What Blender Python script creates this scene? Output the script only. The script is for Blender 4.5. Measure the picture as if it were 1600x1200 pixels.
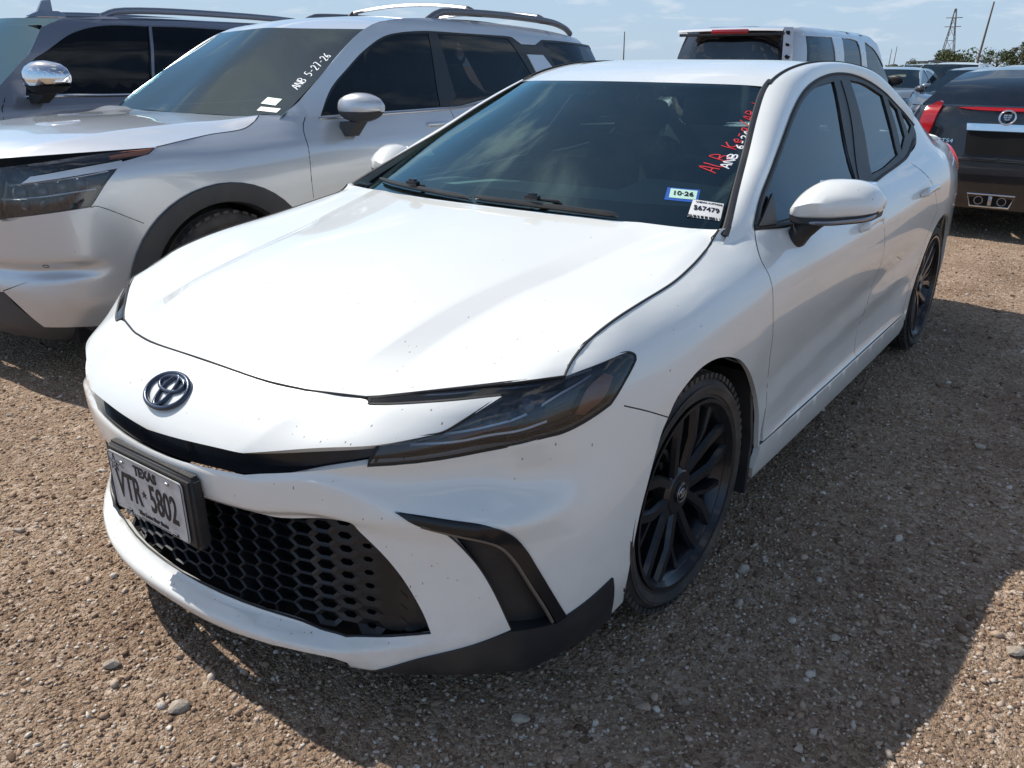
import bpy, bmesh, math, random
import numpy as np
from mathutils import Vector, Matrix, geometry
for o in list(bpy.data.objects): bpy.data.objects.remove(o)
scene=bpy.context.scene; COL=scene.collection
PI=math.pi
# ------------------------------------------------ camera
cd=bpy.data.cameras.new('camera'); cam=bpy.data.objects.new('camera',cd); COL.objects.link(cam); scene.camera=cam
CP=(1.68355938,-1.86433236,1.40217565); CYAW,CPIT,CROLL,CF=-0.63725804,0.36649556,0.00644364,1293.92
dv=Vector((math.sin(CYAW)*math.cos(CPIT),math.cos(CYAW)*math.cos(CPIT),-math.sin(CPIT)))
rv=Vector((math.cos(CYAW),-math.sin(CYAW),0)); uv_=rv.cross(dv)
r2=rv*math.cos(CROLL)+uv_*math.sin(CROLL); u2=-rv*math.sin(CROLL)+uv_*math.cos(CROLL)
cam.matrix_world=Matrix(((r2.x,u2.x,-dv.x,CP[0]),(r2.y,u2.y,-dv.y,CP[1]),(r2.z,u2.z,-dv.z,CP[2]),(0,0,0,1)))
cd.sensor_width=36; cd.sensor_fit='HORIZONTAL'; cd.lens=36*CF/1600; cd.clip_start=.05; cd.clip_end=3000
# ------------------------------------------------ sun and sky
SUN_EL=math.radians(50.0)
sund=Vector((-0.83,-0.08,1.0)).normalized()   # towards the sun
sl=bpy.data.lights.new('sun','SUN'); sl.energy=4.9; sl.angle=math.radians(.55); sl.color=(1,.955,.88)
so=bpy.data.objects.new('sun',sl); COL.objects.link(so); so.rotation_euler=sund.to_track_quat('Z','Y').to_euler()
world=bpy.data.worlds.new('World'); scene.world=world; world.use_nodes=True
nt=world.node_tree; nt.nodes.clear()
def N(t,**k):
    n=nt.nodes.new(t)
    for a,b in k.items(): setattr(n,a,b)
    return n
wo=N('ShaderNodeOutputWorld'); bg=N('ShaderNodeBackground'); sky=N('ShaderNodeTexSky',sky_type='NISHITA')
sky.sun_disc=False; sky.sun_elevation=math.asin(sund.z); sky.sun_rotation=math.atan2(sund.x,sund.y); sky.air_density=1.1; sky.dust_density=1.0; sky.ozone_density=1.4
bg.inputs[1].default_value=.10
tc=N('ShaderNodeTexCoord'); sp=N('ShaderNodeSeparateXYZ'); nt.links.new(tc.outputs['Generated'],sp.inputs[0])
# flat cloud layer: project the direction on a plane overhead
mx=N('ShaderNodeMath',operation='MAXIMUM'); mx.inputs[1].default_value=.0; nt.links.new(sp.outputs[2],mx.inputs[0])
ad=N('ShaderNodeMath',operation='ADD'); ad.inputs[1].default_value=.16; nt.links.new(mx.outputs[0],ad.inputs[0])
dx=N('ShaderNodeMath',operation='DIVIDE'); dy=N('ShaderNodeMath',operation='DIVIDE')
nt.links.new(sp.outputs[0],dx.inputs[0]); nt.links.new(ad.outputs[0],dx.inputs[1]); nt.links.new(sp.outputs[1],dy.inputs[0]); nt.links.new(ad.outputs[0],dy.inputs[1])
cb=N('ShaderNodeCombineXYZ'); nt.links.new(dx.outputs[0],cb.inputs[0]); nt.links.new(dy.outputs[0],cb.inputs[1])
n1=N('ShaderNodeTexNoise'); n1.inputs['Scale'].default_value=2.6; n1.inputs['Detail'].default_value=9; n1.inputs['Roughness'].default_value=.58; n1.inputs['Distortion'].default_value=.35
nt.links.new(cb.outputs[0],n1.inputs['Vector'])
cr=N('ShaderNodeMapRange'); cr.interpolation_type='SMOOTHSTEP'; cr.inputs[1].default_value=.52; cr.inputs[2].default_value=.68; nt.links.new(n1.outputs[0],cr.inputs[0])
hz=N('ShaderNodeMapRange'); hz.inputs[1].default_value=.22; hz.inputs[2].default_value=.65; hz.inputs[3].default_value=.88; hz.inputs[4].default_value=0; nt.links.new(sp.outputs[2],hz.inputs[0])
hc=N('ShaderNodeValToRGB'); e_=hc.color_ramp.elements; e_[0].position=0; e_[0].color=(.42,.545,.68,1); e_[1].position=.26; e_[1].color=(.25,.47,.78,1); q_=e_.new(.09); q_.color=(.38,.53,.70,1); nt.links.new(sp.outputs[2],hc.inputs[0])
hs=N('ShaderNodeVectorMath',operation='SCALE'); hs.inputs[3].default_value=12.0; nt.links.new(hc.outputs[0],hs.inputs[0])
hm=N('ShaderNodeMixRGB'); nt.links.new(hz.outputs[0],hm.inputs[0]); nt.links.new(sky.outputs[0],hm.inputs[1]); nt.links.new(hs.outputs[0],hm.inputs[2])
cm=N('ShaderNodeMixRGB'); cm.inputs[2].default_value=(9.3,9.5,9.8,1)
ce=N('ShaderNodeMapRange'); ce.inputs[1].default_value=.0; ce.inputs[2].default_value=.45; ce.inputs[3].default_value=.22; ce.inputs[4].default_value=.9; nt.links.new(sp.outputs[2],ce.inputs[0])
cmf=N('ShaderNodeMath',operation='MULTIPLY'); nt.links.new(cr.outputs[0],cmf.inputs[0]); nt.links.new(ce.outputs[0],cmf.inputs[1])
nt.links.new(cmf.outputs[0],cm.inputs[0]); nt.links.new(hm.outputs[0],cm.inputs[1])
nt.links.new(cm.outputs[0],bg.inputs[0]); nt.links.new(bg.outputs[0],wo.inputs[0])
vs=scene.view_settings; vs.view_transform='Standard'; vs.look='None'; vs.gamma=1; vs.exposure=.0; vs.use_curve_mapping=False
# ------------------------------------------------ materials
MATS={}
def mat(name,col=(.8,.8,.8),rough=.5,metal=0.,coat=0.,coatr=.03,spec=.5,noise=None,bump=None,trans=0.,emit=None,alpha=1.,ior=1.45):
    """noise=(scale,colour2,lo,hi[,detail]) mixes a second colour; bump=(scale,strength,distance)"""
    m=bpy.data.materials.new(name); m.use_nodes=True; t=m.node_tree; b=t.nodes['Principled BSDF']; MATS[name]=m
    I=b.inputs
    I['Base Color'].default_value=(*col,1); I['Roughness'].default_value=rough; I['Metallic'].default_value=metal
    I['Coat Weight'].default_value=coat; I['Coat Roughness'].default_value=coatr; I['Specular IOR Level'].default_value=spec; I['IOR'].default_value=ior
    I['Transmission Weight'].default_value=trans; I['Alpha'].default_value=alpha
    if emit: I['Emission Color'].default_value=(*emit[0],1); I['Emission Strength'].default_value=emit[1]
    tc=t.nodes.new('ShaderNodeTexCoord')
    if noise:
        for nz in (noise if isinstance(noise,list) else [noise]):
            n=t.nodes.new('ShaderNodeTexNoise'); n.inputs['Scale'].default_value=nz[0]; n.inputs['Detail'].default_value=nz[4] if len(nz)>4 else 6
            t.links.new(tc.outputs['Object'],n.inputs['Vector'])
            r=t.nodes.new('ShaderNodeMapRange'); r.inputs[1].default_value=nz[2]; r.inputs[2].default_value=nz[3]; t.links.new(n.outputs[0],r.inputs[0])
            mxn=t.nodes.new('ShaderNodeMixRGB'); 
            prev=I['Base Color'].links[0].from_socket if I['Base Color'].links else None
            if prev: t.links.new(prev,mxn.inputs[1])
            else: mxn.inputs[1].default_value=(*col,1)
            mxn.inputs[2].default_value=(*nz[1],1); t.links.new(r.outputs[0],mxn.inputs[0]); t.links.new(mxn.outputs[0],I['Base Color'])
    if bump:
        n=t.nodes.new('ShaderNodeTexNoise'); n.inputs['Scale'].default_value=bump[0]; n.inputs['Detail'].default_value=4
        t.links.new(tc.outputs['Object'],n.inputs['Vector'])
        bb=t.nodes.new('ShaderNodeBump'); bb.inputs['Strength'].default_value=bump[1]; bb.inputs['Distance'].default_value=bump[2]
        t.links.new(n.outputs[0],bb.inputs['Height']); t.links.new(bb.outputs[0],I['Normal'])
    return m
def paint(name,col,metal=0.,rough=.35,dust=(.42,.33,.25),amt=.5,specks=.5,flake=False,low=.55):
    """car paint under clear coat, with road dust low on the body and small bug and mud specks"""
    m=mat(name,col,rough,metal,1.,.025); t=m.node_tree; b=t.nodes['Principled BSDF']; L=t.links
    tc=t.nodes.new('ShaderNodeTexCoord'); ge=t.nodes.new('ShaderNodeNewGeometry')
    sx=t.nodes.new('ShaderNodeSeparateXYZ'); L.new(ge.outputs['Position'],sx.inputs[0])
    n=t.nodes.new('ShaderNodeTexNoise'); n.inputs['Scale'].default_value=5; n.inputs['Detail'].default_value=8; n.inputs['Roughness'].default_value=.65; L.new(ge.outputs['Position'],n.inputs['Vector'])
    r=t.nodes.new('ShaderNodeMapRange'); r.inputs[1].default_value=low; r.inputs[2].default_value=.1; r.inputs[3].default_value=0; r.inputs[4].default_value=amt; L.new(sx.outputs[2],r.inputs[0])
    r2=t.nodes.new('ShaderNodeMapRange'); r2.inputs[1].default_value=.38; r2.inputs[2].default_value=.72; L.new(n.outputs[0],r2.inputs[0])
    mu=t.nodes.new('ShaderNodeMath'); mu.operation='MULTIPLY'; L.new(r.outputs[0],mu.inputs[0]); L.new(r2.outputs[0],mu.inputs[1])
    # fine specks: stretched voronoi cells, sparse
    mp=t.nodes.new('ShaderNodeMapping'); mp.inputs['Scale'].default_value=(120,70,42); mp.inputs['Rotation'].default_value=(.6,.7,.5); L.new(ge.outputs['Position'],mp.inputs[0])
    v=t.nodes.new('ShaderNodeTexVoronoi'); v.inputs['Scale'].default_value=1.; L.new(mp.outputs[0],v.inputs['Vector'])
    sc=t.nodes.new('ShaderNodeSeparateColor'); L.new(v.outputs['Color'],sc.inputs[0])
    sz=t.nodes.new('ShaderNodeMath'); sz.operation='POWER'; sz.inputs[1].default_value=3.; L.new(sc.outputs[2],sz.inputs[0]); sz2=t.nodes.new('ShaderNodeMath'); sz2.operation='MULTIPLY_ADD'; sz2.inputs[1].default_value=.17; sz2.inputs[2].default_value=.035; L.new(sz.outputs[0],sz2.inputs[0])
    s1=t.nodes.new('ShaderNodeMath'); s1.operation='LESS_THAN'; L.new(v.outputs['Distance'],s1.inputs[0]); L.new(sz2.outputs[0],s1.inputs[1])
    s2=t.nodes.new('ShaderNodeMath'); s2.operation='LESS_THAN'; L.new(sc.outputs[0],s2.inputs[0])
    fr=t.nodes.new('ShaderNodeMapRange'); fr.inputs[1].default_value=-.2; fr.inputs[2].default_value=-1.; fr.inputs[3].default_value=.04*specks; fr.inputs[4].default_value=.42*specks; L.new(sx.outputs[1],fr.inputs[0]); L.new(fr.outputs[0],s2.inputs[1])
    s3=t.nodes.new('ShaderNodeMath'); s3.operation='MULTIPLY'; L.new(s1.outputs[0],s3.inputs[0]); L.new(s2.outputs[0],s3.inputs[1])
    sub=t.nodes.new('ShaderNodeMath'); sub.operation='MULTIPLY'; sub.inputs[1].default_value=.75; L.new(s3.outputs[0],sub.inputs[0])
    m1=t.nodes.new('ShaderNodeMixRGB'); m1.inputs[1].default_value=(*col,1); m1.inputs[2].default_value=(*dust,1); L.new(mu.outputs[0],m1.inputs[0])
    m2=t.nodes.new('ShaderNodeMixRGB'); m2.inputs[2].default_value=(.12,.08,.055,1); L.new(sub.outputs[0],m2.inputs[0]); L.new(m1.outputs[0],m2.inputs[1])
    L.new(m2.outputs[0],b.inputs['Base Color'])
    cw=t.nodes.new('ShaderNodeMath'); cw.operation='SUBTRACT'; cw.inputs[0].default_value=1.; L.new(mu.outputs[0],cw.inputs[1]); L.new(cw.outputs[0],b.inputs['Coat Weight'])
    if flake:
        f=t.nodes.new('ShaderNodeTexNoise'); f.inputs['Scale'].default_value=900; L.new(ge.outputs['Position'],f.inputs['Vector'])
        bb=t.nodes.new('ShaderNodeBump'); bb.inputs['Strength'].default_value=.10; bb.inputs['Distance'].default_value=.0006; L.new(f.outputs[0],bb.inputs['Height']); L.new(bb.outputs[0],b.inputs['Normal'])
    return m
def glassmat(name,tint,rough=.0,dirt=.06,refl=(1,1,1),ior=1.62):
    """thin sheet of tinted glass: lets tinted light through and mirrors the sky by angle, slightly dusty"""
    m=bpy.data.materials.new(name); m.use_nodes=True; t=m.node_tree; t.nodes.clear(); L=t.links; MATS[name]=m
    o=t.nodes.new('ShaderNodeOutputMaterial'); tr=t.nodes.new('ShaderNodeBsdfTransparent'); tr.inputs[0].default_value=(*tint,1)
    gl=t.nodes.new('ShaderNodeBsdfGlossy'); gl.inputs['Roughness'].default_value=rough; gl.inputs[0].default_value=(*refl,1)
    fr=t.nodes.new('ShaderNodeFresnel'); fr.inputs[0].default_value=ior
    x=t.nodes.new('ShaderNodeMixShader'); L.new(fr.outputs[0],x.inputs[0]); L.new(tr.outputs[0],x.inputs[1]); L.new(gl.outputs[0],x.inputs[2])
    df=t.nodes.new('ShaderNodeBsdfDiffuse'); df.inputs[0].default_value=(.45,.42,.36,1)
    tc=t.nodes.new('ShaderNodeTexCoord'); n=t.nodes.new('ShaderNodeTexNoise'); n.inputs['Scale'].default_value=7; n.inputs['Detail'].default_value=10; n.inputs['Roughness'].default_value=.7; L.new(tc.outputs['Object'],n.inputs['Vector'])
    r=t.nodes.new('ShaderNodeMapRange'); r.inputs[1].default_value=.35; r.inputs[2].default_value=.8; r.inputs[3].default_value=dirt*.3; r.inputs[4].default_value=dirt*2; L.new(n.outputs[0],r.inputs[0])
    y=t.nodes.new('ShaderNodeMixShader'); L.new(r.outputs[0],y.inputs[0]); L.new(x.outputs[0],y.inputs[1]); L.new(df.outputs[0],y.inputs[2]); L.new(y.outputs[0],o.inputs[0])
    return m
white=paint('white_paint',(.80,.805,.775),amt=.45,specks=1.)
silver=paint('silver_paint',(.60,.62,.65),metal=.5,rough=.33,flake=True,amt=.5,specks=.12)
darkgrey=paint('dark_grey_paint',(.19,.205,.25),metal=.45,rough=.35,amt=.25,specks=.1)
blackpaint=paint('black_paint',(.012,.012,.016),metal=.2,rough=.3,amt=.03,specks=.1)
fleet=paint('fleet_silver_paint',(.55,.56,.58),metal=.3,rough=.35,amt=.3,specks=.2)
gloss=mat('gloss_black',(.008,.009,.012),.30,coat=.12)
lampblack=mat('lamp_dark',(.012,.014,.02),.25,coat=.5,noise=(14,(.045,.045,.05),.5,.8))
plastic=mat('black_plastic',(.022,.023,.026),.48,noise=(6,(.07,.06,.05),.45,.9),bump=(600,.15,.0005))
greypl=mat('grey_cladding',(.045,.048,.055),.55,noise=(5,(.10,.09,.08),.45,.9))
grillm=mat('grille_black',(.011,.012,.015),.38,noise=(9,(.05,.045,.04),.5,.9))
rubber=mat('tyre_rubber',(.032,.031,.031),.75,noise=(7,(.11,.09,.075),.42,.75),bump=(260,.25,.001))
rubber2=mat('rubber_seal',(.012,.012,.013),.6)
void=mat('underbody_black',(.006,.006,.007),.9)
liner=mat('wheel_liner',(.018,.017,.017),.85,noise=(4,(.06,.05,.04),.4,.8))
rimm=mat('black_alloy',(.016,.018,.024),.30,metal=.35,coat=.35,noise=(9,(.055,.045,.035),.5,.9))
alloy=mat('silver_alloy',(.35,.35,.36),.3,metal=.9)
disc=mat('brake_disc',(.16,.14,.13),.45,metal=.8)
chrome=mat('chrome',(.75,.76,.78),.08,metal=1.)
satin=mat('satin_silver',(.45,.45,.47),.3,metal=.9)
bronze=mat('warm_grey_trim',(.17,.145,.125),.45,metal=.3)
emblem=mat('emblem_dark_blue',(.022,.035,.065),.25,metal=.5,coat=.6)
wsglass=glassmat('windscreen_glass',(.60,.84,.82),dirt=.010,refl=(.60,.93,1.0),ior=1.98)
wsglass2=glassmat('green_tinted_glass',(.34,.60,.62),dirt=.006,refl=(.75,.95,1.0),ior=1.60)
sdglass=glassmat('privacy_glass',(.22,.26,.27),dirt=.02,refl=(.92,.97,1),ior=1.50)
blackglass=mat('tinted_black_glass',(.008,.010,.013),.04,coat=1.)
dkglass=glassmat('dark_glass',(.045,.05,.06),dirt=.008,refl=(.85,.93,1),ior=1.40)
lens=glassmat('lamp_lens',(.80,.82,.86),dirt=.022)
redlens=mat('red_lens',(.42,.008,.012),.15,coat=1.)
amber=mat('amber_reflector',(.36,.15,.09),.25,coat=.5)
cabin=mat('cabin_dark',(.05,.054,.06),.7)
cabing=mat('cabin_grey',(.24,.26,.24),.75)
seatm=mat('seat_cloth',(.09,.095,.10),.85)
headl=mat('headliner',(.20,.20,.19),.9)
mirr=mat('mirror_glass',(.85,.87,.9),.02,metal=1.)
pwhite=mat('plate_white',(.55,.55,.56),.35,noise=(30,(.40,.38,.36),.5,.8))
ink=mat('ink_black',(.012,.012,.02),.5)
whitemark=mat('white_marker',(.85,.86,.88),.7)
redmark=mat('red_marker',(.65,.03,.04),.7)
bluest=mat('blue_sticker',(.02,.10,.42),.5)
greenst=mat('pale_green_sticker',(.50,.72,.60),.5)
paper=mat('paper_white',(.78,.78,.76),.6)
# ------------------------------------------------ mesh helpers
def tag(o,label=None,cat=None,group=None,kind=None):
    if label: o['label']=label
    if cat: o['category']=cat
    if group: o['group']=group
    if kind: o['kind']=kind
    return o
def empty(name,loc=(0,0,0),rz=0.,label=None,cat=None,group=None,parent=None):
    o=bpy.data.objects.new(name,None); COL.objects.link(o); o.empty_display_size=.2
    o.location=loc; o.rotation_euler=(0,0,rz); o.parent=parent; return tag(o,label,cat,group)
def mesh(name,V,F,m,parent=None,smooth=35,nrm=None,label=None,flip=False):
    me=bpy.data.meshes.new(name)
    if flip: F=[tuple(reversed(f)) for f in F]
    me.from_pydata([tuple(map(float,v)) for v in V],[],[tuple(map(int,f)) for f in F]); me.materials.append(m); me.update()
    if nrm is not None:
        me.shade_smooth(); me.normals_split_custom_set_from_vertices([tuple(map(float,n)) for n in nrm])
    elif smooth: me.shade_smooth(); me.set_sharp_from_angle(angle=math.radians(smooth))
    o=bpy.data.objects.new(name,me); COL.objects.link(o); o.parent=parent
    if label: o['label']=label
    return o
class MB:
    def __init__(s): s.V=[]; s.F=[]
    def add(s,V,F):
        n=len(s.V); s.V+=[tuple(map(float,v)) for v in V]; s.F+=[tuple(int(i)+n for i in f) for f in F]; return s
    def box(s,c,d,rot=None,bev=0.):
        x,y,z=[k/2 for k in d]
        if bev>0:
            b=min(bev,x*.9,y*.9,z*.9); P=[]
            for sz in(-1,1):
                for k,(ix,iy) in enumerate(((x-b,y),(x,y-b))): pass
            bm=bmesh.new(); bmesh.ops.create_cube(bm,size=1); bmesh.ops.scale(bm,vec=d,verts=bm.verts); bmesh.ops.bevel(bm,geom=bm.edges[:],offset=b,segments=2,affect='EDGES',profile=.5)
            bm.verts.ensure_lookup_table(); V=[v.co.copy() for v in bm.verts]; F=[[v.index for v in f.verts] for f in bm.faces]; bm.free()
        else:
            V=[Vector((a,b_,c_)) for a in(-x,x) for b_ in(-y,y) for c_ in(-z,z)]; F=[(0,1,3,2),(4,6,7,5),(0,4,5,1),(2,3,7,6),(0,2,6,4),(1,5,7,3)]
        if rot is not None: V=[rot@v for v in V]
        return s.add([v+Vector(c) for v in V],F)
    def tube(s,pts,r,n=8,cap=True,flat=None,up=None,closed=False):
        pts=[Vector(p) for p in pts]; m=len(pts); rr=r if hasattr(r,'__len__') else [r]*m; V=[]; F=[]; prev=None
        for i,p in enumerate(pts):
            if closed: t=(pts[(i+1)%m]-pts[i-1]).normalized()
            else: t=(pts[min(i+1,m-1)]-pts[max(i-1,0)]).normalized()
            if up is not None:
                b=up[i] if hasattr(up,'__len__') and not isinstance(up,Vector) else up; b=Vector(b)-t*t.dot(Vector(b)); b.normalize()
            elif prev is None:
                b=Vector((0,0,1)) if abs(t.z)<.9 else Vector((1,0,0)); b=(b-t*t.dot(b)).normalized()
            else: b=(prev-t*t.dot(prev)).normalized()
            prev=b; a=t.cross(b)
            for k in range(n):
                q=2*PI*k/n; V.append(p+(a*math.cos(q)+b*math.sin(q)*(flat or 1))*rr[i])
        for i in range(m if closed else m-1):
            j=(i+1)%m
            for k in range(n): F.append((i*n+k,i*n+(k+1)%n,j*n+(k+1)%n,j*n+k))
        if cap and not closed: F.append(tuple(range(n))[::-1]); F.append(tuple((m-1)*n+k for k in range(n)))
        return s.add(V,F)
    def lathe(s,prof,n=48,axis='x',c=(0,0,0)):
        V=[];F=[]
        for i in range(n):
            a=2*PI*i/n
            for h,r in prof:
                p=(h,r*math.cos(a),r*math.sin(a)) if axis=='x' else (r*math.cos(a),r*math.sin(a),h) if axis=='z' else (r*math.sin(a),h,r*math.cos(a))
                V.append(Vector(p)+Vector(c))
        k=len(prof)
        for i in range(n):
            j=(i+1)%n
            for q in range(k-1): F.append((i*k+q,i*k+q+1,j*k+q+1,j*k+q))
        return s.add(V,F)
    def prism(s,poly,a,b):
        """poly: list of 2-D points; a(p),b(p) map them to the two faces"""
        n=len(poly); V=[a(p) for p in poly]+[b(p) for p in poly]
        return s.add(V,[tuple(range(n))[::-1],tuple(range(n,2*n))]+[(i,(i+1)%n,n+(i+1)%n,n+i) for i in range(n)])
    def loft(s,rows,closed=False,cap=False):
        n=len(rows[0]); V=[p for r in rows for p in r]; F=[]
        for i in range(len(rows)-1):
            for k in range(n if closed else n-1): F.append((i*n+k,i*n+(k+1)%n,(i+1)*n+(k+1)%n,(i+1)*n+k))
        if cap: F.append(tuple(range(n))[::-1]); F.append(tuple((len(rows)-1)*n+k for k in range(n)))
        return s.add(V,F)
    def build(s,name,m,parent=None,smooth=35,label=None,sx=1):
        V=s.V if sx==1 else [(-a,b,c) for a,b,c in s.V]
        return mesh(name,V,s.F,m,parent,smooth,label=label,flip=(sx==-1))
def recalc(o):
    bm=bmesh.new(); bm.from_mesh(o.data); bmesh.ops.recalc_face_normals(bm,faces=bm.faces); bm.to_mesh(o.data); bm.free(); o.data.update(); return o
def inpoly(P,x,y):
    P=np.asarray(P)[:,:2]; r=np.zeros(x.shape,bool); n=len(P)
    for i in range(n):
        x1,y1=P[i]; x2,y2=P[(i+1)%n]
        c=((y1>y)!=(y2>y)); 
        if y1!=y2: r^=c&(x<(x2-x1)*(y-y1)/(y2-y1)+x1)
    return r
def resample(P,closed=True,n=5):
    """smooth outline between points marked as corners (third value 1)"""
    Q=[(p[0],p[1],p[2] if len(p)>2 else 0) for p in P]; m=len(Q)
    if not closed: Q[0]=(*Q[0][:2],1); Q[-1]=(*Q[-1][:2],1)
    c=[i for i,q in enumerate(Q) if q[2]]
    if not c: 
        X=np.array([q[:2] for q in Q]); X=np.vstack([X[-1],X,X[0],X[1]]); return crom(X,n)[n:-n-1] if closed else crom(X,n)
    out=[]
    for k,i in enumerate(c):
        if not closed and k==len(c)-1: break
        j=c[(k+1)%len(c)]; seg=[Q[i][:2]]; a=i
        while True:
            a=(a+1)%m; seg.append(Q[a][:2])
            if a==j: break
        D=crom(seg,n) if len(seg)>2 else crom(seg,max(1,n))
        out+=list(D[:-1])
    if not closed: out.append(Q[-1][:2])
    return np.array(out)
def panel(name,w,P,m,parent=None,off=0.,holes=(),sx=1,h=(.03,.03),fl=.012,n=5,label=None,push=None):
    """sheet cut out of the skin w along outline P, edges turned inwards by fl"""
    O=resample(P,True,n); H=[resample(q,True,n) for q in holes]
    loops=[O]+H; V2=[];E=[]
    for Lp in loops:
        # drop near-duplicate points
        K=[Lp[0]]
        for q in Lp[1:]:
            if np.hypot(*(q-K[-1]))>1e-4: K.append(q)
        if np.hypot(*(K[0]-K[-1]))<1e-4: K.pop()
        b=len(V2); V2+=[tuple(q) for q in K]; E+=[(b+i,b+(i+1)%len(K)) for i in range(len(K))]
    nb=len(V2); lo=O.min(0); hi=O.max(0)
    gx=np.arange(lo[0]+h[0]*.5,hi[0],h[0]); gy=np.arange(lo[1]+h[1]*.5,hi[1],h[1]); A=[]
    if len(gx) and len(gy):
        X,Y=np.meshgrid(gx,gy,indexing='ij'); X=X.copy(); X[:,1::2]+=h[0]*.5; X=X.ravel(); Y=Y.ravel()
        ok=inpoly(O,X,Y)
        for q in H: ok&=~inpoly(q,X,Y)
        B=np.array(V2); idx=np.where(ok)[0]
        for i in idx:
            if np.min(np.hypot((B[:,0]-X[i])/h[0],(B[:,1]-Y[i])/h[1]))>.45: A.append((X[i],Y[i]))
    allv=[Vector(q) for q in V2+A]
    vo,_,fo,oi,_,_=geometry.delaunay_2d_cdt(allv,E,[],0,1e-6,True)
    vv=np.array([tuple(q) for q in vo]); F=[]
    if len(fo):
        Fa=np.array([tuple(f) for f in fo]); C=vv[Fa].mean(1)
        ok=inpoly(O,C[:,0],C[:,1])
        for q in H: ok&=~inpoly(q,C[:,0],C[:,1])
        F=Fa[ok].tolist()
    P3=w.pt(vv[:,0],vv[:,1],off); NN=w.nrm(vv[:,0],vv[:,1])
    if push is not None: P3=P3+NN*push(vv[:,0],vv[:,1])[:,None]
    V=P3.tolist(); nr=NN.tolist()
    # make winding agree with the outward normal
    G=[]
    for f in F:
        a,b,c=[P3[k] for k in f]
        if np.dot(np.cross(b-a,c-a),NN[f[0]])<0: f=[f[0],f[2],f[1]]
        G.append(tuple(f))
    F=G
    if fl:
        ed={}
        for f in F:
            for i in range(3):
                e=(f[i],f[(i+1)%3]); ed[e]=1
        bd=[e for e in ed if (e[1],e[0]) not in ed]
        for a,b in bd:
            t=P3[b]-P3[a]; o=np.cross(t,NN[a]); o/=np.linalg.norm(o)+1e-12
            k=len(V); V+=[P3[a],P3[b],P3[b]-NN[b]*fl,P3[a]-NN[a]*fl]; nr+=[o]*4; F.append((k+1,k,k+3,k+2))
    V=np.array(V); nr=np.array(nr)
    if sx==-1: V[:,0]*=-1; nr[:,0]*=-1
    return mesh(name,V,F,m,parent,nrm=nr,label=label,flip=(sx==-1))
def sym(H): return list(H)+[(-q[0],*q[1:]) for q in reversed(H) if abs(q[0])>1e-4]
def wline(w,P,off=0.,n=6,closed=False):
    Q=resample(P,closed,n); return w.pt(Q[:,0],Q[:,1],off), w.nrm(Q[:,0],Q[:,1])
def seam(mb,w,P,r=.0022,off=.0004,n=6,closed=False,flat=.5,k=5):
    A,B=wline(w,P,off,n,closed); mb.tube(A,r,k,up=[Vector(b) for b in B],flat=flat,closed=closed); return mb
def crom(P, n=12):
    P=np.array(P,float)
    if len(P)<3: 
        return np.array([P[0]+(P[-1]-P[0])*t for t in np.linspace(0,1,n+1)])
    Q=np.vstack([2*P[0]-P[1],P,2*P[-1]-P[-2]]); out=[]
    for i in range(1,len(Q)-2):
        a,b,c,d=Q[i-1:i+3]
        for t in np.arange(n)/n:
            out.append(.5*(2*b+(c-a)*t+(2*a-5*b+4*c-d)*t*t+(3*b-a-3*c+d)*t**3))
    out.append(P[-1]); return np.array(out)
def pchip(x,y,q):
    x=np.array(x,float); y=np.array(y,float); q=np.clip(np.asarray(q,float),x[0],x[-1])
    h=np.diff(x); s=np.diff(y)/h; m=np.zeros(len(x)); m[0]=s[0]; m[-1]=s[-1]
    for i in range(1,len(x)-1):
        if s[i-1]*s[i]>0:
            w1=2*h[i]+h[i-1]; w2=h[i]+2*h[i-1]; m[i]=(w1+w2)/(w1/s[i-1]+w2/s[i])
    k=np.clip(np.searchsorted(x,q)-1,0,len(x)-2); t=(q-x[k])/h[k]
    return (1+2*t)*(1-t)**2*y[k]+t*(1-t)**2*h[k]*m[k]+t*t*(3-2*t)*y[k+1]+t*t*(t-1)*h[k]*m[k+1]
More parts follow.
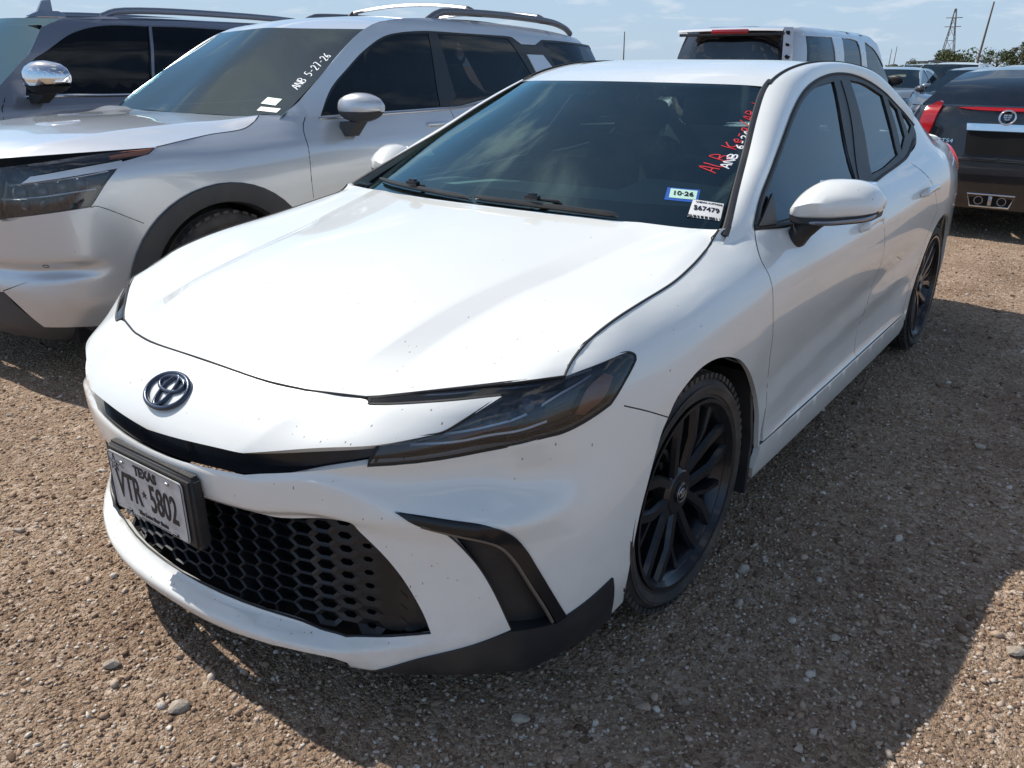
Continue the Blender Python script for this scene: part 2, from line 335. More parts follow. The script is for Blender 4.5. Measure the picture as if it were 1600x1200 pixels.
class Wrap:
    """half of a vehicle's skin: plan outline (arc length s from the nose centre) pushed inwards by a table over s and z"""
    def __init__(self, plan, cols, z0=.07, z1=1.44, ns=700, nz=340):
        plan=np.array(plan,float)
        C=crom(np.vstack([[-plan[1][0],plan[1][1]],plan,[-plan[-2][0],plan[-2][1]]]),24)[24:-24]
        L=np.concatenate([[0],np.cumsum(np.hypot(*np.diff(C,axis=0).T))])
        self.L=L[-1]; self.S=np.linspace(0,self.L,ns)
        X=np.interp(self.S,L,C[:,0]); Y=np.interp(self.S,L,C[:,1])
        X[0]=0; X[-1]=0
        T=np.stack([np.gradient(X),np.gradient(Y)],1); T/=np.linalg.norm(T,axis=1)[:,None]
        self.X,self.Y=X,Y; self.N=np.stack([-T[:,1],T[:,0]],1)   # inwards
        self.Z=np.linspace(z0,z1,nz); ss=[]; pf=[]
        for key,prof in cols:
            if key[0]=='x': s=np.interp(key[1],X[:ns//3],self.S[:ns//3])
            elif key[0]=='y': 
                a=slice(ns//12,ns-ns//9); o=np.argsort(Y[a]); s=np.interp(key[1],Y[a][o],self.S[a][o])
            else: s=self.L-np.interp(key[1],X[::-1][:ns//6],self.S[:ns//6])
            ss.append(s); pf.append(np.array(prof,float))
        o=np.argsort(ss); ss=np.array(ss)[o]; pf=[pf[i] for i in o]
        tab=np.array([pchip(p[:,0],p[:,1],self.Z) for p in pf])
        self.tab=np.array([pchip(ss,tab[:,j],self.S) for j in range(nz)]).T
        # neighbouring profiles with the same features are blended feature by feature, so ridges stay straight
        i=0
        while i<len(pf):
            j=i
            while j+1<len(pf) and len(pf[j+1])==len(pf[i]): j+=1
            if j>i and (j-i>1 or True):
                q=np.array(pf[i:j+1]); m=(self.S>=ss[i])&(self.S<=ss[j]); sm=self.S[m]
                fz=np.array([pchip(ss[i:j+1],q[:,k,0],sm) for k in range(q.shape[1])]).T; fi=np.array([pchip(ss[i:j+1],q[:,k,1],sm) for k in range(q.shape[1])]).T
                self.tab[m]=np.array([pchip(a,b,self.Z) for a,b in zip(fz,fi)])
            i=j+1
    def s_at_y(self,y):
        n=len(self.S); a=slice(n//12,n-n//9); o=np.argsort(self.Y[a]); return np.interp(y,self.Y[a][o],self.S[a][o])
    def pt(self,s,z,off=0.):
        s=np.asarray(s,float); z=np.asarray(z,float); a=np.abs(s); sg=np.where(s<0,-1.,1.)
        fs=np.clip(a/self.L*(len(self.S)-1),0,len(self.S)-1.001); i=fs.astype(int); u=fs-i
        fz=np.clip((z-self.Z[0])/(self.Z[-1]-self.Z[0])*(len(self.Z)-1),0,len(self.Z)-1.001); j=fz.astype(int); v=fz-j
        t=self.tab; d=(t[i,j]*(1-u)+t[i+1,j]*u)*(1-v)+(t[i,j+1]*(1-u)+t[i+1,j+1]*u)*v+off
        X=self.X[i]*(1-u)+self.X[i+1]*u; Y=self.Y[i]*(1-u)+self.Y[i+1]*u
        N=self.N[i]*(1-u)[...,None]+self.N[i+1]*u[...,None]
        return np.stack([(X+N[...,0]*d)*sg,Y+N[...,1]*d,z],-1)
    def nrm(self,s,z,e=.006):
        s=np.asarray(s,float); z=np.asarray(z,float)
        a=self.pt(s+e,z)-self.pt(s-e,z); b=self.pt(s,z+e)-self.pt(s,z-e)
        n=np.cross(a,b); n/=np.linalg.norm(n,axis=-1)[...,None]+1e-12; return n
class Loft:
    """skin through 3-D curves; u across the curves (negative u mirrors), v along them"""
    def __init__(s,curves,creases=(),mirror=True,nv=40,nu=8):
        R=[]
        for c in curves:
            D=crom(c,16); L=np.concatenate([[0],np.cumsum(np.linalg.norm(np.diff(D,axis=0),axis=1))]); q=np.linspace(0,L[-1],nv+1)
            R.append(np.stack([np.interp(q,L,D[:,k]) for k in range(3)],1))
        R=np.array(R); cs=[0]+sorted(creases)+[len(R)-1]; out=[]
        for a,b in zip(cs[:-1],cs[1:]):
            seg=R[a:b+1]; pre=None
            if a==0 and mirror and len(seg)>1: pre=seg[1]*[-1,1,1]
            if pre is None: pre=2*seg[0]-seg[1]
            ext=np.vstack([pre[None],seg,(2*seg[-1]-seg[-2])[None]])
            for i in range(1,len(ext)-2):
                A,B,C,D=ext[i-1:i+3]
                for t in np.arange(nu)/nu: out.append(.5*(2*B+(C-A)*t+(2*A-5*B+4*C-D)*t*t+(3*B-A-3*C+D)*t**3))
        out.append(R[-1]); s.G=np.array(out); s.L=1.; s.Z=np.array([0.,1.])
        s.sgn=None
    def _p(s,u,v):
        g=s.G; a=np.clip(np.abs(u),0,1)*(g.shape[0]-1); i=np.minimum(a.astype(int),g.shape[0]-2); f=(a-i)[...,None]
        b=np.clip(v,0,1)*(g.shape[1]-1); j=np.minimum(b.astype(int),g.shape[1]-2); h=(b-j)[...,None]
        P=(g[i,j]*(1-f)+g[i+1,j]*f)*(1-h)+(g[i,j+1]*(1-f)+g[i+1,j+1]*f)*h
        P=P.copy(); P[...,0]*=np.where(u<0,-1,1); return P
    def nrm(s,u,v,e=.01):
        u=np.asarray(u,float); v=np.asarray(v,float)
        uc=np.clip(np.abs(u),e,1-e)*np.where(u<0,-1,1); vc=np.clip(v,e,1-e)
        uc=np.where(np.abs(u)<e,u,uc)
        n=np.cross(s._p(uc+e,vc)-s._p(uc-e,vc),s._p(uc,vc+e)-s._p(uc,vc-e)); n/=np.linalg.norm(n,axis=-1)[...,None]+1e-12; return n
    def pt(s,u,v,off=0.):
        u=np.asarray(u,float); v=np.asarray(v,float); P=s._p(u,v)
        return P-s.nrm(u,v)*off if np.any(off) else P
# ---- main sedan skin
PLAN=[(0,-.98),(.15,-.973),(.3,-.946),(.45,-.895),(.58,-.83),(.70,-.735),(.79,-.62),(.85,-.48),(.885,-.36),(.905,-.2),(.915,0),(.92,.4),(.922,1.0),(.922,1.8),(.92,2.5),(.92,2.9),(.905,3.15),(.875,3.4),(.83,3.62),(.74,3.82),(.55,3.92),(.3,3.95),(0,3.955)]
GH=[(.97,.12),(1.38,.345),(1.42,.375)]
COLS=[
(('x',0),[(.10,.07),(.13,.05),(.152,.006),(.200,-.016),(.205,-.014),(.230,.03),(.36,.036),(.478,.032),(.482,.030),(.508,.006),(.570,.0),(.578,.002),(.592,.014),(.604,.016),(.616,.004),(.620,.004),(.700,.062),(.7525,.162),(.80,.25)]),
(('x',.30),[(.10,.07),(.13,.05),(.150,.006),(.195,-.016),(.200,-.014),(.224,.03),(.36,.036),(.480,.032),(.484,.030),(.512,.006),(.578,.0),(.585,.002),(.600,.014),(.612,.014),(.624,.000),(.628,.001),(.703,.066),(.748,.152),(.80,.25)]),
(('x',.45),[(.10,.07),(.125,.05),(.145,.002),(.190,-.014),(.195,-.012),(.216,.028),(.36,.032),(.500,.028),(.505,.026),(.530,.004),(.600,.0),(.607,.002),(.618,.012),(.628,.012),(.646,.005),(.650,.006),(.712,.078),(.745,.140),(.80,.24)]),
(('x',.60),[(.09,.05),(.12,.02),(.145,.0),(.210,-.004),(.214,-.002),(.236,.012),(.36,.016),(.470,.014),(.480,.012),(.530,-.002),(.552,.004),(.600,.034),(.615,.036),(.650,.026),(.675,.022),(.682,.026),(.728,.078),(.768,.150),(.80,.21)]),
(('x',.75),[(.09,.04),(.12,.015),(.15,.004),(.22,.0),(.226,.0),(.26,.0),(.36,.0),(.455,.0),(.470,-.004),(.510,-.016),(.520,-.008),(.578,.062),(.590,.066),(.630,.062),(.665,.048),(.672,.047),(.735,.062),(.785,.112),(.82,.18)]),
(('y',-.60),[(.09,.04),(.12,.015),(.15,.004),(.22,.0),(.226,.0),(.26,.0),(.36,.0),(.44,.0),(.455,-.002),(.495,-.008),(.508,-.002),(.568,.050),(.582,.052),(.63,.040),(.675,.026),(.682,.026),(.742,.040),(.792,.085),(.825,.15)]),
(('y',-.48),[(.09,.04),(.12,.02),(.16,.010),(.22,.0),(.226,.0),(.26,.0),(.36,.0),(.44,.0),(.455,.0),(.49,.002),(.51,.006),(.57,.020),(.59,.022),(.63,.020),(.69,.020),(.70,.020),(.755,.030),(.80,.062),(.835,.125)]),
(('y',-.36),[(.10,.04),(.25,.005),(.45,0),(.64,.008),(.72,.014),(.775,.030),(.81,.052),(.833,.078),(.858,.12)]),
(('y',-.2),[(.10,.04),(.28,0),(.48,0),(.66,0),(.74,.012),(.80,.036),(.84,.068),(.866,.10),(.895,.15)]),
(('y',0),[(.10,.05),(.3,.005),(.5,.0),(.69,-.003),(.765,.006),(.825,.032),(.865,.068),(.892,.112),(.92,.17)]),
(('y',.3),[(.10,.06),(.25,.02),(.45,.016),(.68,0),(.78,.008),(.85,.036),(.895,.075),(.93,.125),(.955,.17)]),
(('y',.5),[(.10,.08),(.19,.03),(.287,.02),(.30,.022),(.42,.026),(.56,.018),(.72,.003),(.81,.012),(.87,.038),(.92,.080),(.965,.120),(1.38,.345),(1.42,.38)]),
(('y',.9),[(.10,.08),(.17,.035),(.287,.018),(.297,.03),(.42,.038),(.56,.026),(.72,.005),(.81,.010),(.865,.032),(.915,.067),(.955,.102),(1.38,.345),(1.42,.375)]),
(('y',1.5),[(.10,.08),(.17,.035),(.287,.018),(.297,.030),(.40,.042),(.56,.026),(.73,.002),(.82,.010),(.88,.034),(.93,.072),(.965,.106),(1.38,.345),(1.42,.375)]),
(('y',2.1),[(.10,.08),(.17,.035),(.287,.018),(.297,.026),(.40,.036),(.56,.02),(.74,0),(.83,.006),(.90,.032),(.95,.072),(.985,.113),(1.38,.345),(1.42,.375)]),
(('y',2.5),[(.10,.08),(.17,.035),(.287,.018),(.297,.02),(.42,.012),(.58,.0),(.75,-.002),(.845,.004),(.915,.026),(.965,.064),(1.01,.120),(1.38,.345),(1.42,.375)]),
(('y',2.9),[(.10,.08),(.2,.03),(.3,.01),(.32,.008),(.45,.0),(.60,-.003),(.76,-.003),(.85,.004),(.92,.024),(.97,.056),(1.03,.125),(1.38,.36),(1.42,.38)]),
(('y',3.3),[(.10,.06),(.2,.03),(.3,.01),(.32,.008),(.45,.0),(.60,.0),(.76,.0),(.86,.012),(.93,.035),(.99,.085),(1.04,.16),(1.3,.34),(1.42,.4)]),
(('y',3.7),[(.15,.06),(.25,.01),(.6,.0),(.7,.01),(.84,.03),(.93,.045),(.98,.07),(1.03,.13),(1.09,.25)]),
(('r',0),[(.2,.06),(.25,.0),(.6,.0),(.68,.05),(.9,.09),(1.06,.06),(1.09,.12)]),
]
W=Wrap(PLAN,COLS)
_S,_Z=np.meshgrid(W.S,W.Z,indexing='ij')   # fold line down the nose
_d=_S-(.2832+(_Z-.634)*1.23); W.tab-=.009*np.clip(1-np.abs(_d)/.30,0,1)**2*np.clip((_Z-.600)/.015,0,1)*np.clip((.80-_Z)/.05,0,1)
_d=(_Z-.135-(_S-2.0)*.062)   # swage rising along the lower doors
_e=np.clip((_S-1.95)/.25,0,1)*np.clip((4.1-_S)/.4,0,1); W.tab-=_e*(.006*np.clip(1-np.abs(_d-.27)/.07,0,1)-.004*np.clip(1-np.abs(_d-.36)/.07,0,1))

WS=Loft([[(0,.235,.985),(0,.62,1.18),(0,1.0,1.352)],[(.38,.285,.977),(.34,.68,1.175),(.30,1.05,1.349)],[(.62,.36,.965),(.56,.76,1.16),(.46,1.14,1.345)],[(.75,.455,.952),(.675,.80,1.14),(.545,1.205,1.338)]],nv=40)

import copy as _cp
WL=_cp.copy(W)   # smooth version of the skin for lamp lenses
_k=np.exp(-.5*(np.arange(-14,15)/7.)**2); _k/=_k.sum(); _t=np.pad(W.tab,((0,0),(14,14)),mode='edge'); WL.tab=sum(_k[i]*_t[:,i:i+W.tab.shape[1]] for i in range(29))
_k2=np.exp(-.5*(np.arange(-10,11)/5.)**2); _k2/=_k2.sum(); _t=np.pad(WL.tab,((10,10),(0,0)),mode='edge'); WL.tab=sum(_k2[i]*_t[i:i+W.tab.shape[0]] for i in range(21))

def loft_mesh(s,name,m,parent=None,both=True,off=0.,nu=None,nv=None,sx=1,smooth=30,label=None):
    nu=nu or s.G.shape[0]-1; nv=nv or s.G.shape[1]-1
    us=np.linspace(-1 if both else 0,1,(2*nu if both else nu)+1); vs_=np.linspace(0,1,nv+1)
    U,V=np.meshgrid(us,vs_,indexing='ij'); P=s.pt(U,V,off); mb=MB(); mb.loft([list(r) for r in P])
    n=s.nrm(np.array(.5),np.array(.5)); o=mb
    f=o.F[len(o.F)//2]; a,b,c=[np.array(o.V[k]) for k in f[:3]]; fl=np.dot(np.cross(b-a,c-b),s.nrm(np.array(us[len(us)*3//4]),np.array(.5)))<0
    if fl: o.F=[tuple(reversed(q)) for q in o.F]
    return o.build(name,m,parent,smooth,label,sx)
Loft.mesh=loft_mesh
def text(name,s,size,m,parent=None,M=None,sxy=(1,1),ext=.0006,align='CENTER',bold=0.):
    c=bpy.data.curves.new(name,'FONT'); c.body=s; c.size=size; c.extrude=ext; c.align_x=align; c.align_y='CENTER'; c.offset=bold; c.resolution_u=3
    t=bpy.data.objects.new(name,c); COL.objects.link(t); dg=bpy.context.evaluated_depsgraph_get(); me=bpy.data.meshes.new_from_object(t.evaluated_get(dg)); bpy.data.objects.remove(t)
    me.transform(Matrix.Diagonal((sxy[0],sxy[1],1,1)))
    if M is not None: me.transform(M)
    me.materials.clear(); me.materials.append(m); o=bpy.data.objects.new(name,me); COL.objects.link(o); o.parent=parent; return o
def frame(o,x,n):
    """matrix with origin o, x axis x, z axis n"""
    n=Vector(n).normalized(); x=Vector(x); x=(x-n*n.dot(x)).normalized(); y=n.cross(x)
    return Matrix(((x.x,y.x,n.x,o[0]),(x.y,y.y,n.y,o[1]),(x.z,y.z,n.z,o[2]),(0,0,0,1)))
STROKES={'A':[[(0,0),(.3,1),(.6,0)],[(.12,.38),(.5,.4)]],'N':[[(0,0),(0,1),(.55,0),(.55,1)]],'B':[[(0,0),(0,1),(.4,.9),(.42,.62),(.05,.52),(.5,.4),(.48,.08),(0,0)]],'L':[[(0,1),(.02,.05),(.45,0)]],
'K':[[(0,0),(0,1)],[(.5,.95),(.05,.45),(.55,0)]],'-':[[(.05,.45),(.4,.5)]],'2':[[(0,.8),(.2,1),(.45,.85),(.4,.55),(0,0),(.5,.02)]],'4':[[(.35,0),(.38,1),(0,.35),(.5,.35)]],'6':[[(.42,.95),(.1,.6),(.02,.2),(.25,0),(.45,.2),(.3,.45),(.05,.3)]],
'5':[[(.45,1),(.08,.97),(.04,.55),(.35,.55),(.45,.25),(.2,0),(0,.08)]],'7':[[(0,1),(.48,.97),(.15,0)]],'c':[[(.4,.5),(.15,.55),(.02,.28),(.18,0),(.42,.08)]],'g':[[(.4,.5),(.1,.5),(.08,.1),(.4,.15),(.42,.5),(.4,-.3),(.1,-.35)]],
'/':[[(0,-.1),(.4,1.1)]],'e':[[(.05,.28),(.4,.3),(.25,.55),(.03,.3),(.2,0),(.42,.1)]],'k':[[(0,0),(.02,1)],[(.38,.5),(.04,.25),(.42,0)]],' ':[]}
def scribble(name,s,w,u0,v0,du,dv,m,parent,hgt,r=.0022,off=-.0012,jit=.03,seed=1):
    """hand lettering along the skin: baseline from (u0,v0), step (du,dv) per letter, height vector hgt in (u,v)"""
    rn=random.Random(seed); mb=MB(); x=0.
    for ch in s:
        for st in STROKES[ch]:
            Q=[(u0+(x+p[0]+rn.uniform(-jit,jit))*du+p[1]*hgt[0],v0+(x+p[0])*dv+(p[1]+rn.uniform(-jit,jit))*hgt[1]) for p in st]
            D=crom(Q,4) if len(Q)>2 else np.array(Q); A=w.pt(D[:,0],D[:,1],off); B=w.nrm(D[:,0],D[:,1])
            mb.tube(A,r,5,up=[Vector(b) for b in B],flat=.3)
        x+=.78
    return mb.build(name,m,parent,None)

# ================================================ THE WHITE SEDAN
car=empty('white_sedan',(0,0,0),0,'white four-door sedan with black honeycomb grille and black wheels, nearest the camera','sedan')
HL=[(0,.7525)]+[(0.2601,0.7505),(0.3869,0.7491),(0.4932,0.7456)]+[(.5498,.7451,1)]
STRIPLOW=[(0.5647,0.7433),(0.5795,0.7405),(0.7290,0.7512),(0.8867,0.7652,1)]
LAMPIN=[(0.8351,0.7421),(0.7859,0.7197),(0.7444,0.7029),(0.7049,0.6979),(0.6086,0.6870,1)]
BEAK=[(0.4703,0.6723),(0.3086,0.6451,1),(0.1992,0.6406)]+[(0,.628,1)]
panel('bumper_nose',W,sym([(0,.7525)]+HL[1:]+STRIPLOW+LAMPIN+BEAK),white,car,fl=.02,h=(.012,.007),n=8,push=lambda s,z:np.clip((.66-z)/.03,0,1)*.003)
LOWER=[(0.3153,0.5934,1),(0.4817,0.6266),(0.5807,0.6448,1)]
LAMPLOW=[(0.7833,0.6507),(0.9558,0.6733),(1.0202,0.6775),(1.0729,0.6899),(1.1471,0.7156,1)]
SA=resample(sym([(0,.634),(.15,.637),(.2832,.642,1),(.44,.668),(.60,.692)]),True,1)
def stripe(name,top,bot,offs,m,parent,n=60,zs=(0,0)):
    T_=resample(top,False,6); B2=resample(bot,False,6); f=lambda P,n:np.stack([np.interp(np.linspace(0,1,n),np.linspace(0,1,len(P)),P[:,k]) for k in(0,1)],1)
    T_,B2=f(T_,n),f(B2,n); mb=MB(); mb.loft([[tuple(p) for p in W.pt(T_[:,0]*(1-t)+B2[:,0]*t,T_[:,1]*(1-t)+B2[:,1]*t,o)] for t,o in offs]); return recalc(mb.build(name,m,parent,30))
full=lambda H:[(-q[0],*q[1:]) for q in reversed(H) if q[0]>1e-4]+list(H)
slot=stripe('grille_slot',full([(0,.632),(.2832,.640,1),(.44,.668),(.612,.694)]),full([(0,.588),(.2832,.596,1),(.44,.618),(.604,.654)]),[(-.1,.004),(0,.03),(1,.03),(1.15,.004)],gloss,car)
mb=MB()
for s0 in(-.10,.10): mb=MB(); mb.tube([tuple(W.pt(np.array(s0),np.array(z),.026)) for z in(.632,.588)],.003,4); mb.build('slot_divider',plastic,slot,None)
# lamp: lens over a dark bowl
LTOP=[(1.2548,0.7881,1),(1.2572,0.7982),(1.2359,0.8062),(1.1905,0.8055),(1.1093,0.7975),(1.0440,0.7888,1),(0.9195,0.7857),(0.7297,0.7672),(0.5575,0.7475,1)]
LAMP=[(0.6086,0.6870,1),(0.5831,0.6431,1)]+LAMPLOW+[(1.1983,0.7538)]+LTOP+[(0.5647,0.7433),(0.5795,0.7405),(0.7290,0.7512),(0.8867,0.7652,1)]+LAMPIN[:-1]
for sx in(1,-1):
    lp=panel('headlight',WL,LAMP,lens,car,off=-.003,fl=.02,sx=sx,n=4,h=(.02,.012))
    panel('lamp_bowl',WL,LAMP,lampblack,lp,off=.026,fl=0,sx=sx,n=3)
    mb=MB(); seam(mb,WL,LAMP,.0042,-.001,closed=True,n=4,flat=.8); mb.build('lamp_seal',rubber2,lp,None,sx=sx)
    mb=MB()
    for p,r,d in(([(0.9576,0.7374,1)][0],.028,.012),([(0.8998,0.7232,1)][0],.02,.016),([(0.8572,0.7066,1)][0],.018,.018)):
        c=W.pt(p[0],p[1],d+.004); n=W.nrm(p[0],p[1]); Mx=frame(c,(1,0,0),n)
        q=MB(); q.lathe([(-.012,r*1.15),(0,r*1.05),(.002,r),(-.002,r*.92),(.006,r*.6),(.009,0.0005)],20,'z'); mb.add([Mx@Vector(v) for v in q.V],q.F)
    mb.build('projector',mat('projector_glass',(.10,.12,.15),.08,coat=1.) if sx==1 else MATS['projector_glass'],lp,40,sx=sx)
    mb=MB()
    for P in ([(0.7411,0.6939),(0.8426,0.7019),(0.9436,0.7263),(1.0258,0.7531),(1.1157,0.7773)],[(0.6727,0.6799),(0.7831,0.6779),(0.8971,0.6903),(0.9873,0.7035)]): seam(mb,W,P,.004,.014)
    for P in ([(0.6334,0.7534),(0.7616,0.7626),(0.8846,0.7743),(1.0211,0.7800),(1.1215,0.7888)],): seam(mb,W,P,.003,.012)
    mb.build('light_guide',satin,lp,None,sx=sx)
    panel('reflector',W,[(1.0607,0.7058,1),(1.0994,0.7541),(1.1569,0.7770,1),(1.1810,0.7657,1),(1.1401,0.7258),(1.0826,0.6983,1)],amber,lp,off=.014,fl=.004,sx=sx)
    panel('red_reflection_panel',W,[(0.7550,0.6882,1),(0.8430,0.7071),(0.9128,0.7164,1),(0.8977,0.7012,1),(0.8271,0.6871),(0.7619,0.6826,1)],mat('dull_red_plastic',(.16,.02,.03),.5) if sx==1 else MATS['dull_red_plastic'],lp,off=.018,fl=.002,sx=sx)
# bumper skin below the slot
SEAMFB=[(1.1887,0.7013),(1.2654,0.6689),(1.3557,0.6260,1)]
ARCHF=[(1.3277,0.5853),(1.2856,0.4774),(1.2547,0.3770),(1.2344,0.2325),(1.2556,0.1408,1)]
WING_TOP=[(1.0312,0.2222,1),(1.0952,0.2405),(1.1716,0.2658,1)]
VENT_L=[(0.8835,0.2322,1),(0.8449,0.3351),(0.8116,0.4051),(0.7742,0.4590),(0.7374,0.5028),(0.6914,0.5316),(0.6401,0.5491,1)]
VENT_R=[(0.7434,0.5330),(0.8258,0.5156),(0.8755,0.4854),(0.9150,0.4360),(0.9473,0.3751),(0.9895,0.2939),(1.0275,0.2237,1)]
BOT=[(0,.158)]+[(0.4856,0.1740),(0.4871,0.0831,1),(0.5840,0.1494,1),(0.6796,0.1857),(0.7926,0.2097)]
GR=[(0,.478)]+[(0.2663,0.4893),(0.3653,0.4861),(0.5251,0.5146),(0.5568,0.4860),(0.6088,0.4339),(0.6513,0.3736),(0.6880,0.2983),(0.7061,0.2423,1),(0.5688,0.2220),(0.5067,0.2118,1),(0.4396,0.2136),(0.3367,0.2253)]+[(0,.230)]
bump=panel('front_bumper',W,sym([(0,.578)]+[(.30,.590,1)]+LOWER[1:-1]+LOWER[-1:]+LAMPLOW+SEAMFB+ARCHF+[(1.2066,0.1199,1),(1.1716,0.2658,1),(1.0952,0.2405)]+[(1.0294,0.2212,1)]+list(reversed(VENT_R[:-1]))+list(reversed(VENT_L))[0:]+list(reversed(BOT))),white,car,holes=[sym(GR)],fl=.016,h=(.016,.010))
panel('slot_backing',W,sym([(0,.67),(.30,.67),(.55,.70),(.62,.70,1),(.62,.60,1),(.3,.55),(0,.545)]),void,car,off=.07,fl=0)
panel('grille_backing',W,sym([(0,.51)]+[(0.3832,0.5157,1),(0.5769,0.5283,1),(0.6652,0.4388),(0.7299,0.2931),(0.7422,0.2288,1)]+[(.70,.15,1),(0,.15)]),void,car,off=.080,fl=0)
# honeycomb: hexagonal cells with walls, closing up towards the corner
GRP=resample(GR+[(-q[0],*q[1:]) for q in reversed(GR) if q[0]>1e-4],True,4)
def hexgrille(sgn=1):
    mb=MB(); cw,ch=.112,.034
    for i in range(-16,17):
        for j in range(-1,10):
            cx=i*cw*.5*1.0; cz=.228+j*ch+(ch*.5 if i%2 else 0)
            if abs(cx)>.66: continue
            a=abs(cx)
            f=1 if a<.36 else max(.42,1-(a-.36)/.34) if a<.585 else 0.       # hole shrinks
            pts=[]; 
            ho=[( .5*cw*.66,0),( .5*cw*.34,ch*.5),(-.5*cw*.34,ch*.5),(-.5*cw*.66,0),(-.5*cw*.34,-ch*.5),(.5*cw*.34,-ch*.5)]
            O=np.array([(cx+x*1.0,cz+y) for x,y in ho]); k=.86*f
            Hn=np.array([(cx+x*k,cz+y*k) for x,y in ho])
            if not inpoly(GRP,np.array([cx]),np.array([cz]))[0]: continue
            P0=W.pt(O[:,0],O[:,1],.026); P1=W.pt(Hn[:,0],Hn[:,1],.030); dpt=.06 if f>.9 else .05
            P2=W.pt(Hn[:,0],Hn[:,1]-(.004),dpt)
            V=list(P0)+list(P1)+list(P2); F=[]
            if f==0: mb.add(list(P0),[(0,1,2,3,4,5)]); continue
            for q in range(6):
                r=(q+1)%6; F+=[(q,r,6+r,6+q),(6+q,6+r,12+r,12+q)]
            
            mb.add(V,F)
    return recalc(mb.build('grille_honeycomb',grillm,car,20))
hexgrille()
for sx in(1,-1):
    panel('grille_end_panel',W,[(0.6088,0.4339,1),(0.6513,0.3736),(0.6880,0.2983),(0.7061,0.2423,1),(0.6360,0.2334),(0.5883,0.3309,1)],grillm,car,off=.0275,fl=.01,sx=sx)
mb=MB(); seam(mb,W,sym(GR),.004,.004,closed=True,n=4); mb.build('grille_surround',grillm,car,None)
# lip ledge crease highlight edge is part of the skin; corner vent, winglet
for sx in(1,-1):
    v=panel('bumper_vent',W,VENT_L+VENT_R+[(0.9990,0.2138,1)],plastic,car,off=.03,fl=0,sx=sx,h=(.015,.012),push=lambda s,z:np.sin(z*230+s*60)*.004)
    panel('vent_trim',W,[(0.6401,0.5491,1)]+VENT_R[:-1]+[(1.0276,0.2219,1),(0.9990,0.2138,1),(0.9766,0.2608),(0.9351,0.3359),(0.8973,0.4051),(0.8621,0.4508),(0.8162,0.4812),(0.7477,0.5047),(0.6911,0.5203)],gloss,v,off=-.004,fl=.03,sx=sx)
    mb=MB(); seam(mb,W,[(0.6936,0.5188),(0.7477,0.5010),(0.8165,0.4753),(0.8621,0.4461),(0.8943,0.4026),(0.9304,0.3340),(0.9698,0.2599),(0.9900,0.2174)],.0042,-.001,flat=.8); mb.build('vent_bright_strip',bronze,v,None,sx=sx)
    mb=MB(); seam(mb,W,list(reversed(VENT_L)),.004,.004); mb.build('vent_edge',plastic,v,None,sx=sx)
    panel('lip_winglet',W,[(0.5869,0.1497,1),(0.6796,0.1857),(0.7926,0.2097),(0.8835,0.2305,1),(0.9990,0.2138,1),(1.0312,0.2222,1),(1.0952,0.2405),(1.1716,0.2658,1),(1.2102,0.1111,1),(1.1180,0.0962),(1.0240,0.0822),(0.9335,0.0749,1),(0.7697,0.1291)],plastic,car,off=-.006,fl=.06,sx=sx)
# ---- fender, doors, rear wing
FSEAM=[(1.0624,0.8034),(1.0966,0.8188),(1.1528,0.8394),(1.2676,0.8626),(1.3832,0.8785),(1.5483,0.8956),(1.6741,0.9143),(1.7774,0.9327),(1.8676,0.9515),(1.9060,0.9746,1)]
GAPF=[(2.0597,0.9597,1),(2.0070,0.9194),(1.9771,0.8841),(1.9808,0.8479),(1.9792,0.8111),(1.9827,0.7305),(2.0223,0.6230),(2.0811,0.4467),(2.0625,0.3118,1)]
ARCHU=[(1.3557,0.6260,1),(1.3845,0.6617),(1.4228,0.6850),(1.4841,0.7072),(1.5453,0.7138),(1.6095,0.7083),(1.6813,0.6905),(1.7712,0.6528),(1.8833,0.5710),(1.9868,0.4712),(2.0320,0.3837),(2.0471,0.2828,1)]
def sy(y,z,*c): return (float(W.s_at_y(y)),z,*c)
FEND=[(1.1471,0.7156,1),(1.1983,0.7538),(1.2548,0.7881,1),(1.2572,0.7982),(1.2359,0.8062),(1.1905,0.8055),(1.1093,0.7975),(1.0440,0.7888,1)]+FSEAM+[(1.9653,0.9771,1)]+GAPF+list(reversed(ARCHU))+list(reversed(SEAMFB[:-1]))
DBOT=[sy(.54,.292,1),sy(1.1,.290),sy(1.585,.290,1)]
GAPM=[sy(1.585,.290,1),sy(1.60,.36),sy(1.66,.52),sy(1.675,.60),sy(1.67,.70),sy(1.62,.86),sy(1.60,.975,1)]
BELT=[(2.1695,0.9546),(2.3011,0.9455),(2.6817,0.9569),(3.2334,0.9707),(3.5002,0.9879),(3.8001,1.0103)]
def belt(y): # belt line height along the body
    return float(np.interp(y,[.50,.6,.8,1.2,1.7,2.0,2.26,2.45,2.6,2.75],[.965,.957,.947,.952,.968,.985,1.008,1.03,1.06,1.10]))
BL=lambda a,b,n=6:[sy(y,belt(y)) for y in np.linspace(a,b,n)]
GAPR=[sy(2.40,.995,1),sy(2.50,.90),sy(2.57,.82),sy(2.62,.76),sy(2.56,.71),sy(2.47,.62),sy(2.405,.48),sy(2.385,.36),sy(2.36,.292,1)]
arch=lambda cy,a0,a1,r=.385,n=14:[sy(cy+r*math.cos(math.radians(a)),.33+r*math.sin(math.radians(a))) for a in np.linspace(a0,a1,n)]
c1=lambda P:[(*P[0][:2],1)]+list(P[1:-1])+[(*P[-1][:2],1)]
FD=GAPF[:-1]+[sy(.54,.292,1)]+DBOT[1:]+GAPM[1:-1]+[sy(1.60,belt(1.60),1)]+list(reversed(BL(.53,1.55)))
